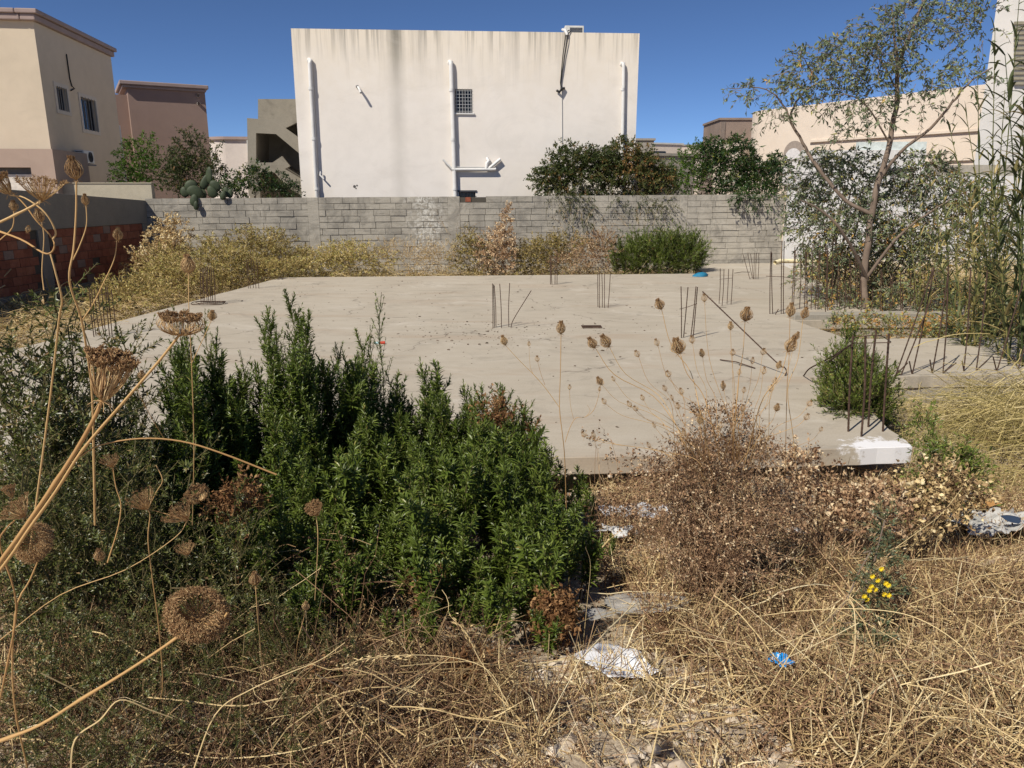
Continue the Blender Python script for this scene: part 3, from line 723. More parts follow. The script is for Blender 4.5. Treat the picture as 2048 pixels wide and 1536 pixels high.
# ---------- raw concrete outdoor staircase
FS = Fac((-9.9, 29.0), (-7.0, 29.25)); st = FS.root('outdoor_staircase', 'unfinished grey concrete staircase zigzagging beside the white house', 'staircase')
M['raw'] = concrete('raw_concrete', (.19,.17,.135), (.27,.245,.20), (.35,.32,.265), stain=(.12,.105,.085))
def spoly(name, pts, d0, d1): mb = MB(); FS.poly(mb, pts, d0, d1); return mb.build(name, M['raw'], st)
spoly('rear_parapet', [(516,198),(612,198),(612,300),(516,262)], -2.2, -2.4)
spoly('upper_landing', [(494,236),(545,240),(560,232),(612,200),(612,236),(571,256),(612,286),(612,318),(552,268),(512,266),(512,392),(497,392)], 0, -.18)
spoly('lower_flight', [(512,325),(545,325),(564,312),(580,332),(570,338),(612,364),(612,398),(572,372),(549,345),(512,345)], .02, -.18)
spoly('pillar', [(512,345.5),(519,345.5),(520,396),(512,396)], 0, -.18)
spoly('rear_wall', [(500,240),(612,240),(612,420),(500,420)], -2.42, -2.6)
for nm, pl in (('upper_flight', [(545,243),(612,203),(612,210),(546,251)]), ('landing', [(497,252),(545,252),(545,260),(497,260)]), ('middle_flight', [(546,258),(612,300),(612,308),(546,266)]), ('flight', [(556,325),(514,330),(514,336),(556,331)]), ('flight', [(556,327),(612,364),(612,372),(556,335)])):
    spoly(nm, pl, -.182, -2.41)  # slabs added behind the front so the stair openings fall into shade
mb = MB(); FS.poly(mb, [(508,262),(511,262),(511,410),(508,410)], -.2, -2.4); mb.build('side_screen', M['raw'], st)

# ---------- right-hand background
M['peach'] = render_mat('peach_render', (.66,.56,.465), (.71,.615,.52), grime=.1)
M['greyr'] = concrete('grey_render', (.25,.225,.20), (.31,.285,.25), (.37,.34,.30))
def block_house(name, label, x0, x1, ytop, ybot, Y, depth, mat, skew=0.0, extra=None, corn=None):
    a = atY(x0, ytop, Y); b = atY(x1, ytop, Y + skew)
    f = Fac((a.x, a.y), (b.x, b.y)); r = f.root(name, label, 'house'); zt = (a.z + b.z) / 2
    mb = MB(); mb.box(0, f.len, 0, depth, -.5, zt); mb.build('wall', mat, r)
    mb = MB(); mb.box(-.08, f.len + .08, -.08, depth, zt + .002, zt + .12); mb.build('parapet_cap', corn or mat, r)
    return f, r, zt
f, r, zt = block_house('grey_shed', 'low grey concrete block house just right of the white house', 1262, 1308, 281, 330, 46, 5, M['greyr'])
f, r, zt = block_house('peach_house', 'far low peach house with dark window behind pomegranate bushes', 1304, 1365, 289, 330, 60, 6, M['peach'], 1, corn=M['ac_white'])
mb = MB(); mb.box(.1, 1.2, -.05, .05, zt - 1.0, zt - .5); mb.build('window', M['dark_glass'], r)
f, r, zt = block_house('pale_house', 'far low pale house partly hidden by bushes beside the grey tower room', 1358, 1475, 292, 330, 66, 6, render_mat('pale_pink', (.62,.52,.44), (.70,.6,.52)), corn=M['greyr'])
f, r, zt = block_house('grey_outbuilding', 'long low grey outbuilding behind the pomegranate bushes', 1282, 1392, 312, 390, 36, 4, M['greyr'], 1)
a = f.rect(1335, 338, 1352, 365); mb = MB(); mb.box(a[0], a[1], -.02, .05, a[2], a[3]); mb.build('window', M['dark_glass'], r)
f, r, zt = block_house('roof_room', 'square grey-brown stair room on the skyline left of the peach house', 1441, 1540, 240, 330, 47, 4, simple('grey_brown', (.26,.20,.165), .9, .1, .15, 1))
mb = MB(); mb.box(.05, .3, -.05, .1, -.5, zt - .1); mb.build('pilaster', simple('grey_brown_dark', (.20,.16,.135), .9), r)

# the long peach house on the right, rounded corner, arch, ledge
E1 = Vector((12.9, 41.0, 0)); E2 = Vector((18.6, 31.6, 0))
FE = Fac((12.9, 41.0), (18.6, 31.6)); eh = FE.root('long_peach_house', 'long peach house with rounded corner and arched window behind the young tree', 'house')
zt = atY(1530, 220, 41.0).z
mb = MB()
ed = FE.len + 4
cpts = [(-1.6 + 1.5 * (1 - math.cos(t)), 1.5 - 1.5 * math.sin(t)) for t in np.linspace(0, math.pi / 2, 9)]
mb.prism([(-1.6, 8)] + cpts + [(ed, 0), (ed, 8)], 3.55, zt); 
mb.build('wall', M['peach'], eh)
mb = MB(); mb.prism([(-4.5, 7), (-4.5, 1.2), (-1.5, .25), (ed, .06), (ed, 7)], -.5, 3.54); mb.build('lower_wall', M['peach'], eh)
mb = MB(); mb.prism([(-4.6, 6.8), (-4.6, 1.15), (-1.61, .2), (-1.7, 6.8)], 3.56, 5.0); mb.build('lower_roof', M['peach'], eh)
z = FE.uz(1800, 273)[1]; mb = MB(); mb.box(3.0, ed, -.12, -.002, z, z + .1); mb.build('ledge', M['peach'], eh)
a = FE.rect(1570, 283, 1608, 312)
mb = MB(); cx = (a[0]+a[1])/2; rr = (a[1]-a[0])/2; arc = [(cx - rr * math.cos(t), a[3] - rr + rr * math.sin(t)) for t in np.linspace(0, math.pi, 13)]
pol = [(a[0], a[2] - 1)] + arc + [(a[1], a[2] - 1)]
FE.poly(mb, pol, .04, .01, px=False); mb.build('arch_shade_plate', simple('arch_shade', (.30,.25,.215), .9), eh)  # raised plate; the shade inside the arch is put into its colour
mb = MB(); FE.poly(mb, [(u * .86 + cx * .14, zz - .35) for u, zz in pol], .08, .045, px=False); mb.build('arch_panel', simple('pale_panel', (.62,.60,.60), .6), eh)

# white boundary wall of the right-hand neighbour (painted, taller in places)
M['wall_white'] = render_mat('bluish_white_render', (.62,.61,.60), (.72,.70,.68), grime=.15, streak=.25, top=3.6)
WE = (8.99, 25.45)
FN = Fac(WE, (24.0, 24.6)); nw = FN.root('white_wall', 'bright white painted boundary wall behind the trees on the right', 'wall')
def nb(name, pts, d0, d1, mat): mb = MB(); FN.poly(mb, pts, d0, d1); return mb.build(name, mat, nw)
mb = MB(); z1 = FN.uz(1700, 300)[1]
mb.box(0, 4.2, 0, .2, -.5, 2.85); mb.box(.35, 4.2, .002, .2, 2.851, z1); mb.build('wall', M['wall_white'], nw)
mb = MB(); u = FN.uz(1717, 300)[0]; mb.box(4.201, u + .0, .05, .25, -.5, z1 + .25); mb.build('pale_panel', simple('mint_render', (.60,.66,.64), .8), nw)
mb = MB(); mb.box(u + .001, 16, .03, .25, -.5, FN.uz(1800, 330)[1]); mb.build('grey_panel', simple('greige_render', (.36,.33,.28), .85), nw)
mb = MB(); zz = FN.uz(1900, 352)[1]; mb.box(u + 1.2, 16, -.05, .028, -.5, zz); mb.build('low_wall', M['wall_white'], nw)
a = FN.rect(1782, 341, 1806, 358); mb = MB(); mb.box(a[0], a[1], -.0, .05, a[2], a[3]); mb.build('window', M['dark_glass'], nw)
mb = MB(); mb.box(a[0] - .1, a[1] + .1, -.06, .028, a[3], a[3] + .07); mb.build('lintel', M['dark_metal'], nw)
# base kerb painted yellow-white beside the far slab end
mb = MB(); P = onground(1522, 522); 
mb.tubes(np.array([(8.55, 24.9, .06), (8.75, 25.05, .1), (9.4, 25.0, .1), (11.6, 24.75, .1)]), .07, 8)
tag(mb.build('pipe', simple('cream_pipe', (.72,.64,.42), .6), smooth=True), 'cream pipe lying along the foot of the white wall', 'pipe')

# tall white stair tower at the right edge, with louvers
Yt = 27.5; a = atY(1972, 160, Yt); a0 = atY(1984, 10, Yt)
FT = Fac((a.x, Yt), (a.x + 6, Yt - .4)); tw = FT.root('white_tower', 'tall white house block behind the reeds at the right edge', 'house')
zt = atY(1990, -60, Yt).z
mb = MB(); mb.prism([(0, 0), (7, 0), (11, 6), (4.2, 6)], -.5, zt); mb.build('wall', render_mat('tower_white', (.70,.67,.63), (.78,.75,.71), streak=.2, top=zt), tw)
zc = FT.uz(2040, 60)[1]
for i in range(13):
    a = FT.uz(2026, 50 + i * 10); b = FT.uz(2095, 46 + i * 10); mb = MB()
    mb.box(a[0], b[0], -.10, -.03, a[1], a[1] + .09); mb.build('slat', simple('shutter_slat_%d' % i, (.30,.27,.20), .8) if i == 0 else bpy.data.materials['shutter_slat_0'], tw)
# ================================================================== REINFORCING BARS
M['rebar'] = simple('rusty_steel', (.075,.045,.032), .85, .25, .45, 14, .002)
def smooth(P, n=4):
    P = np.asarray(P, float)
    if len(P) < 3: return P
    Q = np.vstack([2 * P[0] - P[1], P, 2 * P[-1] - P[-2]]); out = []
    for i in range(1, len(Q) - 2):
        a, b, c, d = Q[i-1], Q[i], Q[i+1], Q[i+2]
        for t in np.linspace(0, 1, n, endpoint=False):
            out.append(.5 * ((2*b) + (-a + c) * t + (2*a - 5*b + 4*c - d) * t*t + (-a + 3*b - 3*c + d) * t**3))
    out.append(P[-1]); return np.array(out)
def ribbed(P, r, step=.022):
    """resample and swell slightly at ribs so the bar reads as deformed steel"""
    P = np.asarray(P, float); L = np.r_[0, np.cumsum(np.linalg.norm(np.diff(P, axis=0), axis=1))]
    n = int(min(90, max(6, L[-1] / step))); s = np.linspace(0, L[-1], n)
    Q = np.stack([np.interp(s, L, P[:, i]) for i in range(3)], 1)
    return Q, np.where(np.arange(n) % 2, r, r * .84)
def rebars(name, label, bars, r=.0075, ties=(), z=0.0, group='starter bars standing in the slab'):
    """bars: (base px,py, top px,py[, mid px,py]); each stands where its base meets the slab"""
    b0 = [atZ(b[0], b[1], z) for b in bars]; c = sum(b0, Vector()) / len(b0)
    root = empty(name, (c.x, c.y, z), label, 'rebar', group)
    for b, p in zip(bars, b0):
        Yt = p.y + random.uniform(-.04, .04)
        pts = [p - Vector((0, 0, .03))]
        for i in range(4, len(b), 2): pts.append(atY(b[i], b[i+1], p.y))
        pts.append(atY(b[2], b[3], Yt))
        if len(pts) == 2:
            m = (pts[0] + pts[1]) / 2 + Vector((random.uniform(-.012, .012), random.uniform(-.012, .012), 0)); pts.insert(1, m)
        Q, rr = ribbed(smooth([q - root.location for q in pts], 5), r)
        mb = MB(); mb.tubes(Q, rr, 6); mb.build('bar', M['rebar'], root)
    for t in ties:
        Yt = c.y if len(t) % 2 == 0 else t[-1]
        pts = [atY(t[i], t[i+1], Yt + .04 * math.sin(i)) - root.location for i in range(0, len(t) - 1, 2)]
        mb = MB(); mb.tubes(smooth(pts, 3), .0045, 5); mb.build('tie', M['rebar'], root)
    return root
rebars('rebar_cluster', 'column of rusty starter bars nearest the dark shrub thicket, left slab edge', [(188,674,179,575),(192,671,183,578),(200,672,188,576),(209,673,195,577),(211,668,203,574),(219,671,211,573),(224,670,214,572),(232,667,222,576)], .008, [(181,590,223,588),(186,640,228,637)])
rb = rebars('rebar_cluster', 'dense dark bundle of starter bars with a wire hoop at its foot', [(x, 607 + (i % 2) * 2, x - 3 - .3 * i + 1, 534 + (i % 3)) for i, x in enumerate(range(402, 432, 4))], .0085)
c = atZ(415, 607); th = np.linspace(0, 2 * math.pi, 28)
mb = MB(); mb.tubes(np.stack([.34 * np.cos(th) + .0, .22 * np.sin(th), .02 + .012 * np.sin(3 * th)], -1), .008, 5); mb.tubes(np.stack([.30 * np.cos(th) + .05, .20 * np.sin(th) + .02, .035 + .01 * np.cos(2 * th)], -1), .008, 5)
mb.build('hoop', M['rebar'], rb)
rebars('rebar_cluster', 'small cluster of starter bars against dry yellow weeds, far left edge', [(497,577,492,517),(501,577,496,518),(507,576,502,516),(512,577,506,519),(518,577,513,517)], .0075)
rebars('rebar_cluster', 'pair of thin bars standing in weeds behind the far slab corner', [(568,556,561,500),(576,556,570,503)], .008, z=-.05)
rebars('rebar_cluster', 'four upright bars and one bent right, middle of the slab', [(986,656,985,567),(989,655,987,569),(992,654,988.6,571),(1003,656,999.5,568),(1017.6,654,1019.4,566),(1021.5,656,1062.5,581,1027,639)], .008)
rebars('rebar_cluster', 'short bars in two tight pairs near the back slab edge', [(1101,569,1100,510),(1104,569,1102.5,511),(1110,569,1110,510),(1114,569,1113,512)], .011)
rebars('rebar_cluster', 'five upright bars slightly right of the slab centre, no tie', [(1196,614,1195.5,546),(1199,616,1199,545),(1204.6,615,1203.5,545),(1209,616,1209,546),(1216,616,1220.7,546)], .0078)
rebars('rebar_cluster', 'four bars joined by a slanting cross tie, beside the long leaning bar', [(1363,676,1362,573),(1367,675,1376,574),(1381,677,1392,573),(1386,677,1395,574)], .0085, [(1359,618,1375,614,1394,607)])
rebars('rebar_cluster', 'four bars joined by one level cross tie in front of the reeds corner', [(1438,607.5,1440.5,537),(1444,612,1448,538),(1454,608,1457.5,538),(1462,609,1466,538.5)], .0078, [(1439,558.5,1466,556)])
rebars('rebar_cluster', 'fan of thin bars spreading upward near the white wall corner', [(1500.6,558.5,1486,509),(1505.6,557,1495.6,506),(1507,558,1501,507),(1508,558,1508.5,506),(1512,558.5,1513,506),(1516,558.5,1517.6,506)], .0078)
rebars('rebar_cluster', 'tall pair of double bars at the slab edge before the trees', [(1540,627.7,1542,503),(1545.7,628,1543.5,505),(1562.6,627.7,1564,481.5),(1567,627.7,1568.5,482),(1549,629,1557,618)], .0088)
# long bar leaning over the slab
bl = empty('leaning_rebar', atZ(1570, 752), 'single long rusty bar leaning steeply to the left over the slab', 'rebar')
p = [atZ(1570, 752), atY(1573, 742, 9.3), atY(1567, 733, 9.3), atY(1549, 721, 9.35), atY(1405, 583, 9.9)]
Q, rr = ribbed(smooth([q - bl.location for q in p], 4), .009); mb = MB(); mb.tubes(Q, rr, 6); mb.build('bar', M['rebar'], bl)
# second beam row, behind
G2 = 'paired bars rising from the second beam'
row = [(1584.4,607,1590,493),(1588,604,1591,500),(1610,613,1611.7,498),(1615,612,1613,505),(1631,613,1640,500),(1636.5,613,1641,508),(1651.7,625,1655,495),(1656,615,1656,502),(1675,614,1677,520),(1680,613,1679,531),(1696,605,1699,518),(1712,608,1710,503),(1716,612,1714,510),(1720,609,1718,505),(1738,608,1738,515),(1742,606,1742,540),(1762,620,1762,540),(1765,618,1764,545),(1781,620,1781,556),(1784,621,1785,550),(1803,622,1801,545),(1806,621,1805,560),(1821,620,1822,548),(1827,620,1828,550),(1846,622,1850,560),(1868,620,1872,556),(1890,622,1888,560),(1723,640,1722,560),(1745,650,1746,575),(1690,640,1690,560),(1912,622,1914,540),(1930,624,1932,545),(1950,622,1950,550),(1975,626,1978,540),(1700,612,1702,520),(1664,614,1665,510),(1600,612,1602,505),(1623,613,1625,505)]
r2 = empty('rebar_row', atZ(1700, 612, .06), 'row of paired rusty bars along the rear foundation beam, half hidden by leaves', 'rebar')
for b in row:
    p = atZ(b[0], min(b[1], 622), .06); q = atY(b[2], b[3], p.y)
    Q, rr = ribbed(np.array([p - Vector((0,0,.1)) - r2.location, (p + q) / 2 + Vector((random.uniform(-.01,.01), 0, 0)) - r2.location, q - r2.location]), .0095, .03); mb = MB(); mb.tubes(Q, rr, 5); mb.build('bar', M['rebar'], r2)
# front beam row
r1 = empty('rebar_row', atZ(1900, 746), 'row of tall leaning bars along the nearer foundation beam', 'rebar')
row = [(1800,750,1862,600),(1789,752,1867.6,534),(1824,748,1868,537),(1864,746,1897,545),(1886.5,745.7,1897,530.5),(1928,742.5,1941.6,537),(1952.5,741,1975,540),(1993,741,2047,560),(2035.6,738,2072,600)]
for b in row:
    p = atZ(b[0], b[1]); q = atY(b[2], b[3], p.y + .1)
    Q, rr = ribbed(np.array([p - Vector((0,0,.05)) - r1.location, p*.6 + q*.4 + Vector((.012,0,0)) - r1.location, q - r1.location]), .0088, .03); mb = MB(); mb.tubes(Q, rr, 6); mb.build('bar', M['rebar'], r1)
    sgn = random.choice((-1, -1, 1)); q = p + Vector((sgn * random.uniform(.06, .12), -.05, random.uniform(.14, .2)))
    mb = MB(); mb.tubes(np.array([p - r1.location, q - r1.location]), .008, 6); mb.build('stub', M['rebar'], r1)
# corner column bars, near
oc = rebars('rebar_cluster', 'big near cluster of four thick bars tied at the top, whitewashed slab corner', [(1697,863,1706,671),(1723,873,1731,673),(1737,854,1752,661),(1766,863,1778,667)], .0105, [(1699,677,1720,673,1752,670.5,1765,673,1782,684,7.0),(1704,686,1731,686,1782,685,6.9),(1701,674,1699,680,1704,683,6.85)])
for pts in ([(1706,687),(1690,697),(1668,711),(1640,726),(1618,738),(1607,752)], [(1684,703),(1665,718),(1650,728),(1642,748)]):
    Yb = 8.6; n = len(pts)
    P = [atY(x, y, 6.95 + (9.2 - 6.95) * min(1, i / (n - 1))) for i, (x, y) in enumerate(pts)]
    P[-1] = atZ(*pts[-1]); Q, rr = ribbed(smooth([q - oc.location for q in P], 5), .009); mb = MB(); mb.tubes(Q, rr, 6); mb.build('bent_bar', M['rebar'], oc)
# loose steel on the slab
p = atZ(1183, 655); gr = empty('floor_grate', (p.x, p.y, .012), 'flat dark rectangular wire grate lying on the slab', 'grate')
mb = MB(); mb.box(-.16, .16, -.10, .10, -.008, .002); mb.build('plate', simple('rusty_plate', (.16,.13,.105), .9, .2, .4, 20), gr)
for i in range(9):
    mb = MB(); mb.box(-.17, .17, -.10 + i * .024, -.094 + i * .024, .003, .012); mb.build('bar', M['rebar'], gr)
mb = MB(); P = [atZ(1270 + 190, 548), atZ(1500, 546)]; 
for k, (a, b, lab) in enumerate((((1469,547),(1500,545),'thin straight steel rod lying flat at the far slab corner'), ((1532,553),(1600,559),'long thin steel rod lying across the slab near the trees'), ((1440,721),(1510,738),'thin twig-like wire lying on the slab under the leaning bar'))):
    a, b = atZ(*a), atZ(*b); mb = MB(); mb.tubes(np.array([(a.x,a.y,.012),((a.x+b.x)/2,(a.y+b.y)/2 + .03,.03),(b.x,b.y,.012)]), .008, 5); tag(mb.build('steel_rod', M['rebar']), lab, 'steel rod')

# ================================================================== LITTER
def cloth(name, c, w, d, amp, mat, label, cat, rz=0, nx=26, ny=22, lift=.01, edge=.12, shape=None):
    """crumpled sheet following the ground"""
    u, v = np.meshgrid(np.linspace(-.5, .5, nx), np.linspace(-.5, .5, ny), indexing='ij')
    th = np.arctan2(v, u); rad = np.sqrt(u*u + v*v)
    if shape == 'round':
        s = np.maximum(np.abs(u), np.abs(v)) / np.maximum(rad, 1e-6); u2, v2 = u * s, v * s
    else: u2, v2 = u.copy(), v.copy()
    wob = 1 + edge * np.sin(5 * th + 1) * .5 + edge * rng.normal(size=u.shape) * .15
    x = u2 * w * wob; y = v2 * d * wob
    z = np.zeros_like(x)
    for i in range(9):
        a = rng.uniform(0, 6.28); f = rng.uniform(6, 26); z += amp * np.abs(np.sin((x * math.cos(a) + y * math.sin(a)) * f + rng.uniform(0, 6))) ** 1.5 * rng.uniform(.2, .6)
    ca, sa = math.cos(rz), math.sin(rz); X = x * ca - y * sa; Y = x * sa + y * ca
    Z = gz(c.x + X, c.y + Y) + lift + z - c.z
    mb = MB(); idx = np.arange(nx * ny).reshape(nx, ny)
    q = np.stack([idx[:-1, :-1], idx[1:, :-1], idx[1:, 1:], idx[:-1, 1:]], -1).reshape(-1, 4)
    mb.add(np.stack([X, Y, Z], -1), q); o = mb.build(name, mat, smooth=True); o.location = c
    so_ = o.modifiers.new('thickness', 'SOLIDIFY'); so_.thickness = .002
    return tag(o, label, cat)
def plastic(name, col, alpha=.55, rough=.25):
    k = NT(name); k.b.inputs['Alpha'].default_value = alpha; k.b.inputs['Specular IOR Level'].default_value = .8
    m = k.done(k.ramp(k.noise(9, 4), [(.3, tuple(c * .85 for c in col)), (.7, col)]), rough, .8); k.bump(k.noise(30, 4, .7), .5, .01); return m
M['film'] = plastic('clear_film', (.62,.60,.56), .5)
M['bag'] = plastic('white_bag_plastic', (.78,.78,.78), .85, .35)
kp = NT('paper'); col = kp.mix(kp.ramp(kp.noise(30, 4, .8), [(.62, 0.0), (.72, .8)]), (.86,.87,.90), (.10,.09,.10)); M['paper'] = kp.done(col, .7, .3)
P = onground(1228, 1350); cloth('paper_sheet', P, .20, .30, .014, M['paper'], 'crumpled white paper sheet with dark specks on the bare earth', 'paper', rz=.35, lift=.03)
P = onground(1292, 1246); cloth('plastic_film', P, .36, .30, .02, M['film'], 'translucent grey plastic film half under dry weeds', 'plastic film', rz=.1, shape='round', lift=.06)
P = onground(1200, 1258); cloth('plastic_film', P, .13, .08, .015, M['film'], 'small dark scrap of plastic film at the green shrub foot', 'plastic film', rz=.3, lift=.04)
P = onground(1275, 1055); cloth('plastic_bag', P, .42, .44, .035, M['bag'], 'torn white plastic bag lying among twigs below the slab edge', 'plastic bag', rz=.4, edge=.35, lift=.05)
P = onground(1235, 1095); cloth('plastic_bag', P, .2, .2, .03, M['bag'], 'narrow shred of white bag just below the torn white bag', 'plastic bag', rz=-.5, edge=.5, lift=.05)
P = onground(1990, 1080); cloth('plastic_bag', P + Vector((0, 0, .08)), .62, .62, .035, plastic('grey_bag_plastic', (.70,.68,.64), .85, .25), 'large pale grey plastic bag on the slope at the right edge', 'plastic bag', rz=.1, edge=.3, lift=.05)
P = onground(1960, 1055); cloth('cardboard_scrap', P + Vector((0, 0, .04)), .2, .09, .02, simple('orange_card', (.50,.26,.09), .7), 'orange-brown cardboard scrap on top of the large grey bag', 'cardboard', rz=.2, lift=.12)
P = onground(1990, 1150); cloth('sack_cloth', P + Vector((0, 0, .06)), .42, .28, .02, simple('tan_sack', (.48,.36,.24), .85), 'flat tan sack piece below the large grey bag', 'sack', rz=-.1, lift=.04)
P = onground(2012, 1095); cloth('plastic_bag', P + Vector((0,0,.02)), .11, .10, .04, plastic('blue_black_plastic', (.04,.06,.10), 1, .25), 'small dark bluish plastic lump beside the large grey bag', 'plastic bag', shape='round', lift=.10)
kw = NT('blue_wrapper'); col = kw.ramp(kw.noise(22, 3, .6), [(.45, (.02,.28,.72)), (.52, (.75,.78,.82)), (.6, (.05,.35,.75))], 'CONSTANT'); M['wrapper'] = kw.done(col, .3, .6)
P = onground(1553, 1398); cloth('snack_wrapper', P, .055, .07, .02, M['wrapper'], 'crumpled blue and white snack wrapper in the dry grass', 'wrapper', rz=.6, edge=.4, lift=.12)
for px, py, w in ((1700, 1090, .12), (1590, 1085, .16), (1770, 1052, .1), (1650,1118,.09), (1800, 1088, .12)):
    P = onground(px, py); cloth('paper_scrap', P, w, w * .5, .02, simple('grey_paper_%d' % px, (.56,.54,.52), .8), {1700: 'greyish paper scrap under twigs beside the yellow-flowered stem', 1590: 'long whitish strip of paper among dry twigs', 1770: 'bluish grey paper scrap uphill of the yellow-flowered stem', 1650: 'small grey scrap of paper below the whitish strip', 1800: 'pale paper scrap between the flowered stem and the grey bag'}[px], 'paper', rz=px, edge=.5, lift=.05)
# on the slab: blue rag, red and pale-blue tube
p = atZ(1400, 553); th = np.linspace(0, 2*math.pi, 13)[:-1]
mb = MB(); V = []
for k, (s, z) in enumerate(((1, .0), (.92, .05), (.55, .10), (.15, .115))):
    V += [(s * .20 * math.cos(t) * (1 + .2 * math.sin(3*t + k)) + .02 * k, s * .13 * math.sin(t), z + .012 * math.sin(5*t)) for t in th]
mb.add(V, [(k*12 + i, k*12 + (i+1) % 12, (k+1)*12 + (i+1) % 12, (k+1)*12 + i) for k in range(3) for i in range(12)])
mb.ng = [(list(range(36, 48)), 0)]
o = mb.build('blue_rag', simple('blue_cloth', (.015,.17,.30), .7), smooth=True); o.location = (p.x, p.y, 0); tag(o, 'small bright blue rag heaped on the far part of the slab', 'rag')
p = atZ(762, 688); tb = empty('squeezed_tube', (p.x, p.y, .02), 'small red and pale blue plastic tube lying on the slab', 'tube', rz=.05)
mb = MB(); mb.tubes(np.array([(-.11,0,0),(-.09,0,.0),(-.02,0,0),(-.01,0,0)]), [.004,.012,.02,.016], 8); mb.build('tube_body', simple('pale_blue_plastic', (.45,.66,.70), .4), tb)
mb = MB(); mb.tubes(np.array([(-.012,0,0),(.0,0,0),(.06,0,.002),(.065,0,.002)]), [.01,.022,.022,.01], 8); mb.build('cap', simple('red_plastic', (.55,.05,.025), .4), tb)
# ================================================================== PLANTS
U3 = lambda n: (lambda v: v / np.linalg.norm(v, axis=1, keepdims=True))(rng.normal(size=(n, 3)))
def unit(v): return v / (np.linalg.norm(v, axis=-1, keepdims=True) + 1e-9)
def axis_frame(T):
    ref = np.where(np.abs(T[:, 2:3]) > .9, [[1., 0, 0]], [[0, 0, 1.]]); A = unit(np.cross(T, ref)); return A, np.cross(T, A)

def shoot(mb, P, n, L, W, a0=62, a1=24, t0=.12, size_tip=.45, tmat=1, smat=0, r=.003, tint=(.5,.18), sides=3, seg=2, jitter=10):
    """stem P (K,3) with n leaves set in a spiral, steeper and smaller toward the tip"""
    P = np.asarray(P, float); K = len(P)
    if r: mb.tubes(P, np.linspace(r, r * .4, K), sides, tint=.5, mat=smat)
    t = np.sort(rng.uniform(t0, 1, n)); s = t * (K - 1); i = np.clip(s.astype(int), 0, K - 2); f = (s - i)[:, None]
    b = P[i] * (1 - f) + P[i+1] * f; T = unit(P[i+1] - P[i]); A, B = axis_frame(T)
    ph = np.arange(n) * 2.39996 + rng.normal(0, .35, n); R_ = A * np.cos(ph)[:, None] + B * np.sin(ph)[:, None]
    al = np.radians(a0 + (a1 - a0) * t ** 1.5 + rng.normal(0, jitter, n))[:, None]
    d = T * np.cos(al) + R_ * np.sin(al)
    sz = (1 - (1 - size_tip) * t ** 2) * rng.uniform(.7, 1.15, n)
    mb.leaves(b, d, unit(T * np.sin(al) - R_ * np.cos(al)), L * sz, W * sz ** .7, np.clip(rng.normal(tint[0], tint[1], n), 0, 1), tmat, curl=.12, fold=.16, seg=seg)

def bend(L, az, el, k=8, curve=.2, wob=.02):
    """gently curving path of length L starting at origin"""
    t = np.linspace(0, 1, k); d = np.array([math.cos(az) * math.cos(el), math.sin(az) * math.cos(el), math.sin(el)])
    P = np.outer(t * L, d); P[:, 2] += curve * L * t * t
    P[1:] += rng.normal(0, wob * L, (k - 1, 3)) * t[1:, None]
    return P

def inula_stem(H=1.0, nmain=70, nside=15, leaf=.062, w=.013, sparse=False, tint=(.48,.17), sl=.20, dead=0.0):
    mb = MB(); P = bend(H, rng.uniform(0, 6.28), R(88), 10, 0, .012)
    shoot(mb, P, nmain, leaf, w, t0=.3, r=.0045, tint=tint)
    for j in range(nside):
        t = .28 + .66 * (j + rng.random()) / nside; i = int(t * 9); f = t * 9 - i; b = P[i] * (1 - f) + P[min(9, i+1)] * f
        ln = sl * (1.15 - t) * rng.uniform(.7, 1.25) + .05
        Q = bend(ln, j * 2.4 + rng.normal(0, .4), R(rng.uniform(58, 76)), 5, .12, .02) + b
        shoot(mb, Q, int(12 + ln * (70 if sparse else 125)), leaf * .78, w * .85, t0=.1, r=.002, tint=tint, seg=2 if not sparse else 2)
    return mb
LM_ = [M['stem_green'], M['inula']]
T_tall = [inula_stem(1.0, 130, 19, .074, .0125, sl=.27).mesh('green_stem_tall', LM_) for _ in range(5)]
T_x = [inula_stem(1.6, 210, 38, .066, .0115, sl=.27).mesh('green_stem_highest', LM_) for _ in range(5)]
T_mid = [inula_stem(.6, 95, 10, .074, .0135, sl=.20).mesh('green_stem_mid', LM_) for _ in range(5)]
T_low = [inula_stem(.36, 60, 6, .072, .0145, sl=.13).mesh('green_stem_low', LM_) for _ in range(4)]
T_sparse = [inula_stem(1.6, 80, 30, .045, .008, True, (.62,.14), .22).mesh('sparse_stem', LM_) for _ in range(2)]
T_dry = [inula_stem(.5, 40, 9, .045, .011, True, (.5,.2), .12).mesh('dry_stem', [M['stem_green'], M['inula_dry']]) for _ in range(2)]

